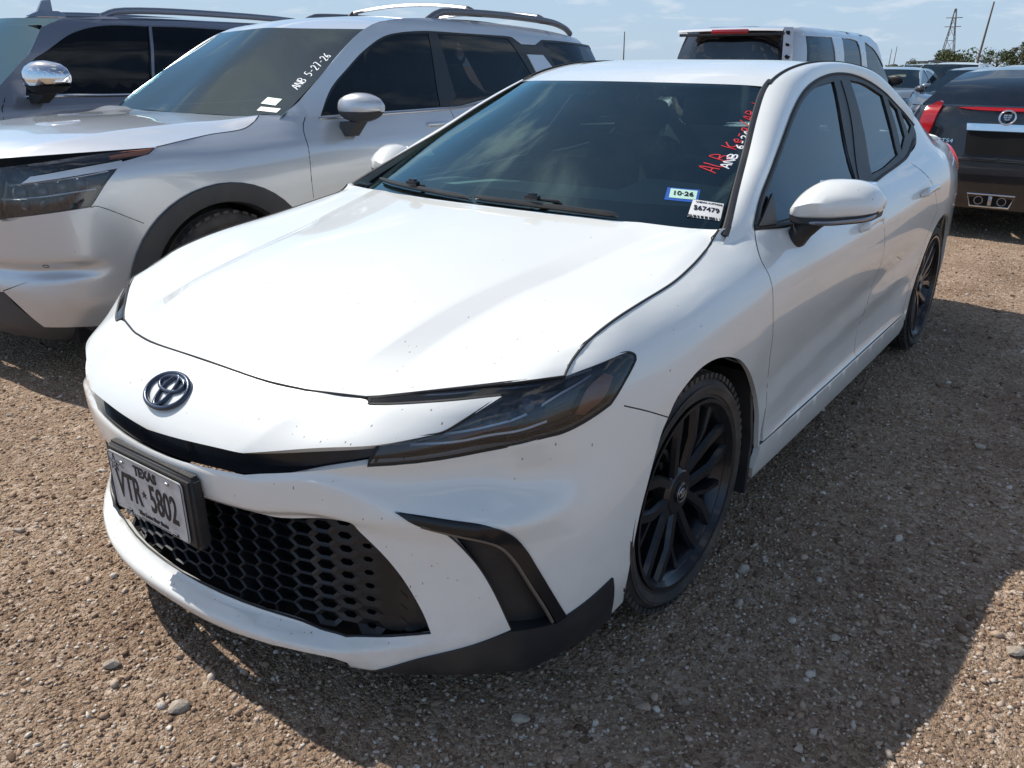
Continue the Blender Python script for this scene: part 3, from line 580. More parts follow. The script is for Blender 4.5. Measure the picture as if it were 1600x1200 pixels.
RD=[sy(1.60,belt(1.60),1)]+list(reversed(GAPM[1:-1]))+[sy(1.585,.290,1)]+[sy(2.0,.292)]+list(reversed(GAPR))[0:-1]+[sy(2.40,belt(2.40),1)]+list(reversed(BL(1.65,2.35)))
# quarter panel runs from the rear door round to the tail
QP=[sy(2.40,belt(2.40),1)]+GAPR[1:]+[sy(2.455,.24,1)]+list(reversed(arch(2.825,-14,166)))[1:-1]+[sy(3.20,.24,1),sy(3.4,.26),sy(3.75,.28,1)]+[(W.L-.55,.30),(W.L,.30,1),(W.L,1.05,1),(W.L-.55,1.045),sy(3.72,1.03),sy(3.5,1.03),sy(3.3,1.045,1),sy(3.08,1.115),sy(2.86,1.225,1),[(4.3696,1.1396,1)][0],sy(2.78,1.10),sy(2.66,1.055),sy(2.5,1.03)]
ARCHSKIN=[]
for sx in(1,-1):
    panel('front_fender',W,FEND,white,car,sx=sx,fl=.015,h=(.018,.014))
    d=panel('front_door',W,FD,white,car,sx=sx,fl=.012,h=(.035,.02))
    d2=panel('rear_door',W,RD,white,car,sx=sx,fl=.012,h=(.035,.02))
    panel('rear_quarter_panel',W,QP,white,car,sx=sx,fl=.015,h=(.035,.02))
    # rocker
    panel('side_sill',W,[sy(.515,.288,1)]+[sy(1.4,.288),sy(2.38,.288,1),sy(2.43,.22,1),sy(2.40,.185,1),sy(1.4,.175),sy(.50,.175,1),sy(.475,.22,1)],white,car,sx=sx,fl=.02,push=lambda s,z:np.clip((.288-z)/.02,0,1)*.004)
    panel('sill_skirt',W,[sy(.52,.185,1),sy(2.42,.19,1),sy(2.36,.115,1),sy(.56,.12,1)],plastic,car,off=.012,sx=sx,fl=.05)
    mb=MB()
    for P in (FSEAM,GAPF,[sy(.54,.290),sy(1.1,.289),sy(1.585,.289),sy(2.36,.290)],GAPM[:-1]+[sy(1.60,belt(1.6))],GAPR,SEAMFB): seam(mb,W,P,.0030,.0012,k=6)
    mb.build('panel_gap',rubber2,car,None,sx=sx)
    # handle: pocket and grip
    for y,zz,dd in((1.42,.868,d),(2.36,.885,d2)):
        s0=float(W.s_at_y(y)); mb=MB(); P=[(s0-.10,zz-.004),(s0-.07,zz+.004),(s0+.06,zz+.008),(s0+.11,zz+.004)]
        A,B=wline(W,P,-.034); A[0]+=B[0]*-.03;A[-1]+=B[-1]*-.03; mb.tube(A,[.010]+[.013]*(len(A)-2)+[.010],10,up=[Vector(b) for b in B],flat=.8)
        h_=mb.build('door_handle',white,dd,60,sx=sx)
        0 and panel('handle_pocket',W,[(s0-.08,zz-.028),(s0+.05,zz-.028),(s0+.06,zz+.03),(s0-.07,zz+.03)],void,dd,off=-.0008,fl=0,sx=sx)
    # wheel wells
    for cy in(.02,2.825):
        mb=MB(); R=[]
        for xx,rr in((.80,.388),(.78,.395),(.56,.395),(.56,.02)):
            R.append([(xx,cy+rr*math.cos(a),.335+rr*math.sin(a)) for a in np.linspace(-.38,PI+.38,26)])
        mb.loft(R); mb.build('wheel_well',liner,car,40,sx=sx)
    mb=MB(); mb.loft([[(.70,.41,.56),(.70,.42,.45),(.70,.425,.33),(.70,.42,.14)],[(.880,.405,.56),(.886,.425,.45),(.892,.445,.33),(.892,.44,.145)],[(.880,.425,.56),(.886,.445,.45),(.892,.465,.33),(.892,.46,.145)]]); mb.build('mud_flap',plastic,car,None,sx=sx)
    mb=MB(); mb.box((.80,3.235,.30),(.16,.02,.34),bev=.006); mb.build('mud_flap',plastic,car,None,sx=sx)
# hood: front and side edges are the same curves as the nose, lamp and fender edges
w3=lambda q,dz=0.:tuple(W.pt(np.array(q[0]),np.array(q[1]))+np.array([0,0,dz]))
FE=[(0.5569,0.7482),(0.6323,0.7566),(0.7297,0.7672),(0.8270,0.7784),(0.9195,0.7857),(0.9889,0.7885),(1.0440,0.7888)]
K3=[w3(q) for q in [FE[-1]]+FSEAM]
HOOD=Loft([[w3((0,.7525)),(0,-.70,.799),(0,-.5,.860),(0,-.25,.915),(0,0,.953),(0,.24,.985)],
[w3((.242,.7477)),(.24,-.7,.788),(.245,-.5,.850),(.25,-.25,.905),(.26,0,.944),(.30,.275,.980)],
[w3((.395,.7462)),(.372,-.70,.776),(.402,-.55,.828),(.415,-.38,.866),(.443,-.18,.898),(.475,.02,.924),(.53,.33,.974)],
[w3(FE[0]),(.478,-.615,.783),(.478,-.48,.821),(.497,-.259,.866),(.530,-.07,.893),(.565,.11,.926),(.61,.36,.968)],
[w3(FE[2],.001),(.615,-.47,.818),(.625,-.25,.866),(.64,-.05,.899),(.655,.15,.934),(.665,.37,.967)],
[w3(FE[4],.0005),(.725,-.40,.834),(.735,-.22,.872),(.74,-.02,.900),(.74,.16,.930),(.715,.375,.969)],
K3],creases=(2,3),nv=48)
# hood and its gaps
HOOD.mesh('hood',white,car,smooth=25)
g=HOOD.G; V=[];F=[]
def hoodedge(iu=None,iv=None,n=60):
    if iv is not None: return [HOOD.pt(np.array(u),np.array(float(iv))) for u in np.linspace(-1,1,n)]
    return [HOOD.pt(np.array(float(iu)),np.array(v)) for v in np.linspace(0,1,n)]
mb=MB()
for E_ in (hoodedge(iv=0),hoodedge(iu=1),hoodedge(iu=-1)):
    mb.tube([p-np.array([0,0,.0004]) for p in E_],.0030,6)
mb.build('hood_gap',rubber2,car,None)
mb=MB()   # turned-down edges under the hood so the cut does not open onto nothing
for E_ in (hoodedge(iv=0),hoodedge(iu=1),hoodedge(iu=-1),hoodedge(iv=1)):
    mb.loft([[tuple(p-np.array([0,0,.001])) for p in E_],[tuple(p-np.array([0,0,.03])) for p in E_]])
mb.build('hood_flange',void,car,None)
# emblem on the nose
def ell(cx,cy,a,b,n=40,t0=0,t1=2*PI): return [(cx+a*math.cos(t),cy+b*math.sin(t)) for t in np.linspace(t0,t1,n,endpoint=False)]
def badge(name,w,s0,z0,wd,parent,m,sx=1,off=-.004,r=.0042):
    mb=MB(); k=wd/2; c=w.pt(np.array(s0),np.array(z0),off); n=w.nrm(np.array(s0),np.array(z0)); tx=w.pt(np.array(s0+.02),np.array(z0))-w.pt(np.array(s0-.02),np.array(z0)); Mx=frame(c,tx,n)
    for E_,rr in((ell(0,0,k,k*.68),r*1.15),(ell(0,0,k*.28,k*.60,30),r),(ell(0,k*.27,k*.62,k*.30,30),r)):
        mb.tube([Mx@Vector((x,y,0)) for x,y in E_],rr,8,closed=True)
    return mb.build(name,m,parent,50,sx=sx)
badge('emblem',W,0,.704,.138,car,emblem,r=.0055)
# number plate
PT=Vector((0,-1.004,.548)); PBt=Vector((0,-1.002,.395)); upv=(PT-PBt).normalized(); pc=(PT+PBt)/2; pn=Vector((1,0,0)).cross(upv); pn=pn if pn.y<0 else -pn
PM=frame(pc,(1,0,0),pn)
mb=MB(); bm=bmesh.new(); bmesh.ops.create_cube(bm,size=1); bmesh.ops.scale(bm,vec=(.345,.185,.035),verts=bm.verts); bmesh.ops.bevel(bm,geom=bm.edges[:],offset=.010,segments=3,affect='EDGES')
mb.add([PM@(v.co+Vector((.008,0,-.021))) for v in bm.verts],[[v.index for v in f.verts] for f in bm.faces]); bm.free(); plh=mb.build('plate_holder',plastic,car,40)
def rrect(a,b,r,n=5): 
    P=[]
    for sx_,sy_,t in((1,1,0),(-1,1,1),(-1,-1,2),(1,-1,3)):
        for q in range(n+1):
            an=(t+q/n)*PI/2; P.append((sx_*(a-r)+r*math.cos(an),sy_*(b-r)+r*math.sin(an)))
    return P
mb=MB(); mb.prism(rrect(.1525,.076,.012),lambda p:PM@Vector((p[0],p[1],-.001)),lambda p:PM@Vector((p[0],p[1],.0015))); pl=mb.build('licence_plate',pwhite,car,None)
mb=MB(); mb.tube([PM@Vector((x,y,.0018)) for x,y in rrect(.1495,.073,.010)],.0011,5,closed=True); mb.build('plate_border',ink,pl,None)
tm=lambda x,y: PM@Matrix.Translation((x,y,.0022))
text('plate_number','VTR',.100,ink,pl,tm(-.076,-.008),(.56,1),bold=.0016)
text('plate_number','5802',.100,ink,pl,tm(.066,-.008),(.56,1),bold=.0016)
text('state_name','TEXAS',.034,ink,pl,tm(.005,.052),(.92,1),bold=.0014)
text('plate_motto','The Lone Star State',.015,ink,pl,tm(.01,-.0605),(1,1),bold=.0006)
def star(cx,cy,r,k=.42): return [(cx+(r if i%2==0 else r*k)*math.sin(i*PI/5),cy+(r if i%2==0 else r*k)*math.cos(i*PI/5)) for i in range(10)]
mb=MB(); mb.prism(star(-.012,-.004,.011),lambda p:PM@Vector((*p,.0017)),lambda p:PM@Vector((*p,.0026))); mb.build('plate_star',ink,pl,None); mb=MB()
st=star(-.125,.048,.024,.30); mb.tube([PM@Vector((*p,.002)) for p in st],.0009,4,closed=True); mb.tube([PM@Vector((x,.047+.004*math.sin(x*300),.002)) for x in np.linspace(-.128,-.085,12)],.0008,4)
for x in(-.105,.118):
    pass
mb.build('plate_ornament',ink,pl,None)
mb=MB()
for x,y in((-.088,.058),(.098,.060),(-.09,-.068),(.1,-.068)): mb=MB(); mb.box(PM@Vector((x,y,.003)),(.010 if y>0 else .02,.006,.008 if y>0 else .005),bev=.002); mb.build('plate_screw',satin if y>0 else ink,pl,None)

# ---- windscreen, roof, pillars
IC=[(.785,.33,.935),(.775,.40,.975),(.72,.58,1.06),(.66,.78,1.15),(.60,.98,1.25),(.548,1.18,1.335),(.535,1.35,1.383),(.53,1.6,1.415),(.53,1.9,1.425),(.545,2.15,1.418),(.57,2.4,1.393),(.60,2.6,1.335),(.652,2.85,1.225)]
DT=[(2.0666,0.9675),(2.1931,1.0315),(2.3437,1.0958),(2.5116,1.1676),(2.7339,1.2615),(2.9153,1.3192),(3.0993,1.3548),(3.3118,1.3769),(3.5039,1.3812),(3.6839,1.3703),(3.8611,1.3423),(4.0230,1.2987),(4.1477,1.2504),(4.2839,1.1964),(4.3696,1.1396)]
OCp=[tuple(W.pt(np.array(p[0]),np.array(p[1]))) for p in DT]; OCp=[tuple(W.pt(np.array(DT[0][0]-.03),np.array(DT[0][1]-.035),.004))]+OCp
def reN(P,n):
    D=crom(P,16); L=np.concatenate([[0],np.cumsum(np.linalg.norm(np.diff(D,axis=0),axis=1))]); q=np.linspace(0,L[-1],n); return np.stack([np.interp(q,L,D[:,k]) for k in range(3)],1)
A_=reN(IC,60); B_=reN(OCp,60)
for sx in(1,-1):
    rows=[]
    for t in np.linspace(0,1,11):
        M_=A_*(1-t)+B_*t; b=.020*math.sin(PI*min(1,t*1.02))**.8
        out=np.stack([np.full(60,.62),np.zeros(60),np.full(60,.78)],1); rows.append([tuple(p) for p in M_+out*b*np.clip(np.arange(60)/9.,0.05,1)[:,None]])
    mb=MB(); mb.loft(rows); o=recalc(mb.build('roof_rail_pillar',white,car,45,sx=sx))
    mb=MB(); mb.tube([tuple(p+np.array([-.002,0,.0035])) for p in A_[22:]],.006,6,flat=.6); mb.build('roof_ditch_seal',rubber2,car,None,sx=sx)
    mb=MB(); mb.tube([tuple(p+np.array([-.008,-.002,.000])) for p in A_[1:24]],.012,8,flat=.30,up=Vector((.35,-.5,.8))); mb.build('windscreen_trim',plastic,car,None,sx=sx)

ROOF=Loft([[(0,1.0,1.352),(0,1.2,1.392),(0,1.5,1.425),(0,1.8,1.436),(0,2.1,1.430),(0,2.4,1.41),(0,2.6,1.385),(0,2.72,1.36)],
[(.30,1.06,1.349),(.30,1.25,1.389),(.30,1.5,1.423),(.30,1.8,1.434),(.30,2.1,1.428),(.30,2.4,1.406),(.30,2.6,1.38),(.30,2.72,1.355)],
[(.46,1.14,1.345),(.45,1.3,1.382),(.44,1.55,1.416),(.44,1.85,1.428),(.45,2.1,1.423),(.46,2.35,1.40),(.47,2.55,1.365),(.48,2.68,1.33)],
[(.545,1.19,1.339),(.533,1.36,1.384),(.528,1.6,1.416),(.528,1.9,1.426),(.543,2.15,1.419),(.568,2.4,1.394),(.585,2.52,1.362),(.60,2.6,1.335)]],nv=40)
ROOF.mesh('roof',white,car,smooth=40)
REARG=Loft([[(0,2.72,1.36),(0,3.0,1.235),(0,3.28,1.095)],[(.30,2.72,1.355),(.33,3.0,1.23),(.36,3.27,1.09)],[(.60,2.6,1.335),w3(sy(2.86,1.22)),w3(sy(3.08,1.115)),w3(sy(3.3,1.045))]],nv=20)
REARG.mesh('rear_window',dkglass,car,both=True)
TRK=Loft([[(0,3.28,1.095),(0,3.6,1.085),(0,3.84,1.055)],[(.35,3.27,1.09),(.36,3.6,1.075),(.36,3.83,1.052)],[w3(sy(3.3,1.045)),w3(sy(3.5,1.03)),w3(sy(3.72,1.03)),w3((W.L-.55,1.045))]],nv=20)
TRK.mesh('boot_lid',white,car,both=True)
WS.mesh('windscreen',wsglass,car,smooth=60)
# black ceramic band round the glass
def ringstrip(w,u0,u1,v0,v1,off): pass
fr_out=[(-1,0,1),(-.5,0),(0,0),(.5,0),(1,0,1),(1,1,1),(.5,1),(0,1),(-.5,1),(-1,1,1)]
fr_in=[(-.93,.15,1),(-.5,.125),(0,.115),(.5,.125),(.93,.15,1),(.945,.955,1),(.5,.965),(0,.965),(-.5,.965),(-.945,.955,1)]
panel('glass_frit',WS,fr_out,gloss,car,off=.004,holes=[fr_in],fl=0,h=(.05,.05),n=4)
mb=MB(); mb.box((0,1.12,1.325),(.20,.12,.03),bev=.01); mb.box((0,1.0,1.30),(.08,.06,.04),bev=.01); 
mb.build('camera_housing',cabin,car)
mb=MB(); mb.box((0,1.08,1.255),(.25,.03,.065),Matrix.Rotation(-.1,3,'X'),bev=.015); im=mb.build('rear_view_mirror',cabin,car)
# cowl and wipers
mb=MB(); C0=[HOOD.pt(np.array(u),np.array(1.)) for u in np.linspace(-1,1,40)]; C1=[WS.pt(np.array(u),np.array(.06)) for u in np.linspace(-1,1,40)]
mb.loft([[tuple(p+np.array([0,.0,-.028])) for p in C0],[tuple(p*.5+q*.5+np.array([0,0,-.025])) for p,q in zip(C0,C1)],[tuple(p+np.array([0,0,-.004])) for p in C1]]); mb.build('cowl_panel',plastic,car,None)
def wiper(u0,v0,u1,v1,uj,vj,base,name='wiper'):
    P=[Vector(WS.pt(np.array(u0+(u1-u0)*t),np.array(v0+(v1-v0)*t),-.016)) for t in np.linspace(0,1,14)]
    mb=MB(); mb.tube(P,[.003]+[.0065]*12+[.002],6,flat=1.2)
    P2=[Vector(WS.pt(np.array(u0+(u1-u0)*t),np.array(v0+(v1-v0)*t),-.006)) for t in np.linspace(0,1,14)]
    mb.tube(P2,.0025,4); bl=mb.build('wiper',plastic,car)
    j=Vector(WS.pt(np.array(uj),np.array(vj),-.026)); mb=MB(); mb.tube([Vector(base),Vector(base)*.55+j*.45+Vector((0,0,.022)),j],[.013,.010,.007],8,flat=.6); mb.build('wiper_arm',plastic,bl)
    mb=MB(); mb.box(j+Vector((0,0,.004)),(.05,.022,.016),bev=.004); mb.box(j+Vector((0,0,.014)),(.03,.014,.008),bev=.003); mb.build('wiper_joint',gloss,bl)
q=[(-0.6905,0.0452),(-0.0406,0.0051),(-0.3047,0.0177)]
wiper(q[0][0],q[0][1]+.02,q[1][0],q[1][1]+.01,q[2][0],q[2][1]+.02,(-.30,.335,.965))
q=[(-0.0281,0.0124),(0.4301,0.0032),(0.1522,0.0232)]
wiper(q[0][0],q[0][1]+.01,q[1][0],q[1][1]+.01,q[2][0],q[2][1]+.01,(.30,.345,.965))
# ---- side glass
DLO_BOT=[(4.3696,1.1396,1),(4.2210,1.0854),(4.0014,1.0312),(3.7944,1.0081,1),(3.5002,0.9879),(3.2334,0.9707),(2.6784,0.9552),(2.3011,0.9455),(2.0603,0.9631,1)]
DLO=[(*DT[0][:2],1)]+DT[1:-1]+DLO_BOT[:-1]
FG=[(2.1351,0.9873,1),(2.1990,1.0199),(2.3347,1.0775),(2.5030,1.1481),(2.7235,1.2409),(2.9038,1.2996),(3.0841,1.3343),(3.3305,1.3526,1),(3.1217,0.9996,1),(2.6309,0.9666),(2.3205,0.9561),(2.1224,0.9675,1)]
RG=[(3.5606,1.3556,1),(3.7588,1.3381),(3.9805,1.2856,1),(3.9400,1.1455),(3.8427,1.0366,1),(3.5462,1.0067),(3.3443,0.9988,1),(3.4911,1.1421)]
QG=[(4.0491,1.2701,1),(4.1615,1.2183,1),(4.1331,1.1505),(4.1002,1.1007,1),(3.9306,1.0469,1),(4.0237,1.1415)]
TG=[(4.2211,1.2104,1),(4.2958,1.1753),(4.3106,1.1393,1),(4.1800,1.1050,1),(4.2032,1.1530)]
for sx in(1,-1):
    f=panel('window_frame',W,DLO,plastic,car,off=-.003,holes=[FG,RG,QG,TG],sx=sx,fl=.012,n=4)
    for nm,P in(('front_door_glass',FG),('rear_door_glass',RG),('quarter_glass',QG),('quarter_glass',TG)): panel(nm,W,P,sdglass,f,off=.005,sx=sx,fl=0,n=4)
    panel('door_pillar_trim',W,[(3.4245,1.3567,1),(3.5420,1.3558,1),(3.4587,1.1690),(3.3275,0.9954,1),(3.1419,0.9885,1),(3.3431,1.1747)],plastic,f,off=-.007,sx=sx,fl=.004)
    mb=MB()
    seam(mb,W,[(2.0603,0.9631),(2.2981,0.9440),(2.6750,0.9535),(3.2287,0.9688),(3.4950,0.9859),(3.7888,1.0058),(3.9954,1.0288),(4.2196,1.0797)],.007,-.004,flat=.6)
    seam(mb,W,DT,.006,-.004,flat=.6); mb.build('window_seal',rubber2,f,None,sx=sx)
    panel('mirror_sail',W,[(2.0805,0.9675,1),(2.2700,1.0383,1),(2.2352,0.9975),(2.1997,0.9580,1)],plastic,f,off=-.012,sx=sx,fl=.01)
# ---- door mirrors
def mirror_unit(sx):
    mb=MB(); rows=[]
    # sections along the housing axis, inner end to outer tip: (x, y, z-low, z-high, depth front, depth back)
    S=[(.838,.725,.985,1.005,.02,.02),(.850,.735,.974,1.035,.055,.045),(.875,.755,.968,1.062,.085,.06),(.91,.775,.968,1.082,.10,.065),(.96,.80,.970,1.085,.105,.068),(1.0,.825,.974,1.080,.098,.066),(1.035,.845,.978,1.065,.08,.06),(1.058,.86,.984,1.040,.05,.05),(1.068,.87,.996,1.018,.02,.025)]
    D=crom([(*q,) for q in S],3)
    for x,y,zl,zh,df,db in D:
        r=[]
        for k in range(20):
            a=2*PI*k/20; ca,sa=math.cos(a),math.sin(a)
            e=.62; zz=(abs(sa)**(.75 if sa>0 else .45))*(1 if sa>0 else -1); yy=(abs(ca)**e)*(1 if ca>0 else -1)*(1-(.38*max(0,zz)**1.5 if ca>0 else 0))
            r.append((x,y-(df*yy if yy>0 else db*yy)+(.03*(zz) if zz>0 else 0),(zl+zh)/2+(zh-zl)/2*zz))
        rows.append(r)
    mb.loft(rows,closed=True,cap=True); h=recalc(mb.build('door_mirror',white,car,50,sx=sx))
    # lower black half with turn signal, and the stalk
    mb=MB(); rows=[]
    for x,y,zl,zh,df,db in D[2:-1]:
        k=.94; rows.append([(x,y-df*k,zl+.012),(x,y-df*k-.002,zl-.004),(x,y-df*.8,zl-.012),(x,y+db*.7,zl-.012),(x,y+db*k,zl+.01)])
    mb.loft(rows,cap=True); recalc(mb.build('mirror_base',plastic,h,30,sx=sx))
    mb=MB(); mb.tube([(x,y-df*.97,zl-.001) for x,y,zl,zh,df,db in D[9:-2]],[.003]+[.006]*(len(D[9:-2])-2)+[.003],6); mb.build('mirror_turn_signal',satin,h,None,sx=sx)
    mb=MB(); rows=[]
    for c,a,b in(((.905,.745,.972),.075,.05),((.885,.74,.945),.060,.045),((.865,.74,.915),.050,.042),((.850,.74,.885),.046,.045),((.845,.74,.868),.02,.03)):
        rows.append([(c[0]+a*math.cos(t)*.75,c[1]+b*math.sin(t)*1.1,c[2]+ (.0)) for t in np.linspace(0,2*PI,14,endpoint=False)])
    mb.loft(rows,closed=True,cap=True); recalc(mb.build('mirror_stalk',plastic,h,50,sx=sx))
    mb=MB(); mb.box((.955,.872,1.033),(.17,.006,.085),Matrix.Rotation(.42,3,'Z'),bev=.003); mb.build('mirror_pane',mirr,h,sx=sx)
mirror_unit(1); mirror_unit(-1)
# ---- wheels
def wheel(parent,loc,sx,r=.336,rr=.262,wd=.225,style='ten',rim=None,steer=0.,cap=None,tyremat=None,n=64,rot=0.):
    rim=rim or rimm
    w=empty('wheel',loc,0,parent=parent); w.rotation_euler=(0,0,steer)
    if sx==-1: w.rotation_euler=(0,0,PI+steer)
    h=wd/2
    mb=MB(); prof=[(-h+.03,rr-.01),(-h,rr+.012),(-h-.004,(r+rr)/2),(-h+.012,r-.02),(-h+.03,r-.005)]
    g=[(-.07,),( -.025,),(.025,),(.07,)]
    prof+=[(-.078,r-.001),(-.074,r-.009),(-.066,r-.009),(-.062,r),(-.029,r),(-.026,r-.009),(-.018,r-.009),(-.015,r),(.015,r),(.018,r-.009),(.026,r-.009),(.029,r),(.062,r),(.066,r-.009),(.074,r-.009),(.078,r-.001)]
    prof+=[(h-.03,r-.005),(h-.012,r-.02),(h-.001,r-.035),(h+.0035,(r+rr)/2+.006),(h+.004,(r+rr)/2),(h+.006,(r+rr)/2-.002),(h+.004,(r+rr)/2-.006),(h+.001,rr+.016),(h-.006,rr+.012),(h-.004,rr+.008),(h-.012,rr-.002)]
    mb.lathe(prof,n*2); 
    # shoulder tread blocks
    for i in range(n):
        a=2*PI*i/n
        for hh in (h-.022,-h+.022):
            c=Vector((hh,(r-.0095)*math.cos(a),(r-.0095)*math.sin(a))); mb.box(c,(.03,.014,2*PI*r/n*.55),Matrix.Rotation(a+PI/2,3,'X')@Matrix.Rotation(PI/2,3,'X'))
    mb.build('tyre',tyremat or rubber,w,40)
    mb=MB(); mb.lathe([(-h+.02,rr-.004),(-h+.05,rr-.03),(h-.07,rr-.036),(h-.028,rr-.022),(h-.014,rr-.012),(h-.004,rr+.002),(h+.003,rr+.004),(h+.002,rr-.006),(h-.016,rr-.016)],n)
    def spoke(a0,a1,r0,r1,w0,w1,x0,x1,t=.035):
        P=[]
        for q,(rad,an,ww,xx) in enumerate(((r0,a0,w0,x0),((r0+r1)/2,(a0+a1)/2,(w0+w1)/2*.92,(x0+x1)/2+.004),(r1,a1,w1,x1))):
            c=Vector((xx,rad*math.cos(an),rad*math.sin(an))); tg=Vector((0,-math.sin(an),math.cos(an)))
            P.append([tuple(c-tg*ww/2-Vector((.012,0,0))),tuple(c-tg*ww/2*.62),tuple(c+tg*ww/2*.62),tuple(c+tg*ww/2-Vector((.012,0,0))),tuple(c+tg*ww/2*.7-Vector((t,0,0))),tuple(c-tg*ww/2*.7-Vector((t,0,0)))])
        mb.loft(P,closed=True,cap=True)
    hubx=h-.030
    if style=='ten':
        for k in range(5):
            a=2*PI*k/5+rot; 
            for d in(-1,1):
                spoke(a+d*.42,a+d*.165,.062,rr-.008,.032,.042,hubx,h-.014)
            spoke(a+PI/5-.22,a+PI/5+.02,.115,rr-.010,.018,.026,hubx-.010,h-.022)
    elif style=='five':
        for k in range(5):
            a=2*PI*k/5+rot
            for d in(-1,1): spoke(a+d*.12,a+d*.22,.04,rr-.012,.04,.03,hubx,h-.018)
    else:
        for k in range(6): a=2*PI*k/6+rot; spoke(a,a,.04,rr-.012,.06,.05,hubx,h-.018)
    mb.lathe([(hubx-.04,.075),(hubx-.008,.072),(hubx+.002,.058),(hubx+.003,.034),(hubx+.001,.0005)],32)
    ro=recalc(mb.build('rim',rim,w,32))
    if cap:
        for k in range(5):
            a=2*PI*k/5+.63+rot; mb=MB(); mb.lathe([(hubx-.012,.012),(hubx-.004,.0118),(hubx-.002,.009),(hubx-.006,.0005)],8,c=(0,.052*math.cos(a),.052*math.sin(a))); mb.build('wheel_nut',void if rim is rimm else satin,w,40)
    mb=MB(); mb.lathe([(hubx-.002,.031),(hubx+.006,.030),(hubx+.008,.026),(hubx+.0085,.0005)],32); mb.build('centre_cap',gloss,w,40)
    if cap:
        mb=MB(); 
        for E_ in (ell(0,0,.026,.026,28),ell(0,0,.017,.012,24),ell(0,0,.005,.011,16),ell(0,.0045,.011,.0045,18)): mb.tube([Vector((hubx+.0092,x,y)) for x,y in E_],.0011,5,closed=True)
        mb.build('cap_emblem',satin,w,None)
    mb=MB(); mb.lathe([(h-.14,.05),(h-.14,.155),(h-.115,.155),(h-.115,.05)],40); mb.build('brake_disc',disc,w)
    mb=MB(); mb.lathe([(h-.16,rr-.04),(h-.165,.02)],24); mb.box((h-.11,-.11,.06),(.06,.07,.14),bev=.01); mb.build('brake_caliper',void,w)
    return w
wheel(car,(.788,-.004,.336),1,steer=-.04,cap=1,rot=.35,n=72)
wheel(car,(.786,2.825,.336),1,cap=1,rot=.9)
wheel(car,(-.788,-.004,.336),-1,steer=-.04,n=40); wheel(car,(-.786,2.825,.336),-1,n=40)
# tail lights
for sx in(1,-1):
    panel('tail_light',W,[sy(3.42,.93,1),sy(3.6,.99),(W.L-.62,1.0,1),(W.L-.62,.86,1),sy(3.65,.84)],redlens,car,off=-.010,sx=sx,fl=.01)
panel('tail_bar',W,[(W.L-.62,1.0,1),(W.L,1.0,1),(W.L,.90,1),(W.L-.62,.88,1)],gloss,car,off=-.004,fl=0); 
mb=MB(); seam(mb,W,[sy(3.35,.985),sy(3.5,1.0),sy(3.72,1.02)],.003,.001); mb.build('boot_gap',rubber2,car,None)
mb=MB(); mb.lathe([(-.008,.0),(-.008,.065),(.001,.066),(.002,.062)],24,'x',(.905,3.28,.80)); 
# underbody so nothing shows through
mb=MB(); mb.box((0,1.45,.26),(1.50,3.9,.12)); mb.box((0,-.25,.48),(.98,.60,.42)); mb.box((0,3.4,.5),(1.3,.8,.5)); mb.build('underbody',void,car,None)
# ---- cabin
mb=MB(); mb.loft([[(x,.50,.93-.015*(x/.7)**2) for x in np.linspace(-.72,.72,17)],[(x,.62,.975-.02*(x/.7)**2+(.035 if .18<x<.58 else 0)) for x in np.linspace(-.72,.72,17)],[(x,.86,.98-.02*(x/.7)**2+(.055 if .2<x<.56 else 0)) for x in np.linspace(-.72,.72,17)],[(x,.98,.95+(.05 if .2<x<.56 else 0)) for x in np.linspace(-.72,.72,17)],[(x,1.0,.55) for x in np.linspace(-.72,.72,17)]])
mb.build('dashboard',cabing,car,50)
mb=MB(); mb.box((0,.90,1.0),(.30,.02,.16),bev=.008); mb.build('centre_screen',gloss,car)
mb=MB(); R=Matrix.Rotation(math.radians(-62),4,'X'); C=Matrix.Translation((.37,1.10,.93)); mb.tube([(C@R@Vector((.185*math.cos(t),.185*math.sin(t),0))) for t in np.linspace(0,2*PI,36,endpoint=False)],.014,8,closed=True)
mb.tube([C@R@Vector((-.17,0,0)),C@R@Vector((.17,0,0))],.018,8,flat=.5); mb.tube([C@R@Vector((0,-.17,0)),C@R@Vector((0,0,0))],.018,8,flat=.5); mb.box((.37,1.09,.93),(.11,.03,.10),bev=.012); mb.build('steering_wheel',cabin,car,50)
def seat(x,y,back=1.14,w=.5):
    mb=MB(); mb.box((x,y,.52),(w,.52,.16),bev=.05); mb.box((x,y+.30,.80),(w*.96,.16,.60),Matrix.Rotation(-.28,3,'X'),bev=.06); s=mb.build('seat',seatm,car,50)
    mb=MB(); mb.box((x,y+.42,1.17),(.27,.09,.17),Matrix.Rotation(-.2,3,'X'),bev=.035); mb.tube([(x-.05,y+.39,1.02),(x-.05,y+.41,1.14)],.006,6); mb.tube([(x+.05,y+.39,1.02),(x+.05,y+.41,1.14)],.006,6); mb.build('headrest',seatm,s,50)
seat(.37,1.55); seat(-.37,1.55); seat(-.42,2.42,w=.6); seat(.42,2.42,w=.6)
mb=MB(); 
for sx in(1,-1): mb.loft([[(sx*.80,y,.35),(sx*.78,y,.93)] for y in (.6,2.6)]); 
mb.loft([[(x,2.9,1.02) for x in(-.7,.7)],[(x,3.3,1.06) for x in(-.65,.65)]]); mb.build('door_lining',cabin,car,None)
mb=MB(); mb.loft([[(x*k,y,z) for x in np.linspace(-1,1,7)] for y,z,k in((1.2,1.33,.49),(1.6,1.385,.49),(2.2,1.385,.5),(2.65,1.32,.5))]); mb.build('headliner',headl,car,50)
for sx in(1,-1):
    mb=MB(); mb.box((sx*.30,1.22,1.318),(.34,.12,.015),Matrix.Rotation(.25,3,'X'),bev=.005); mb.build('sun_visor',headl,car)
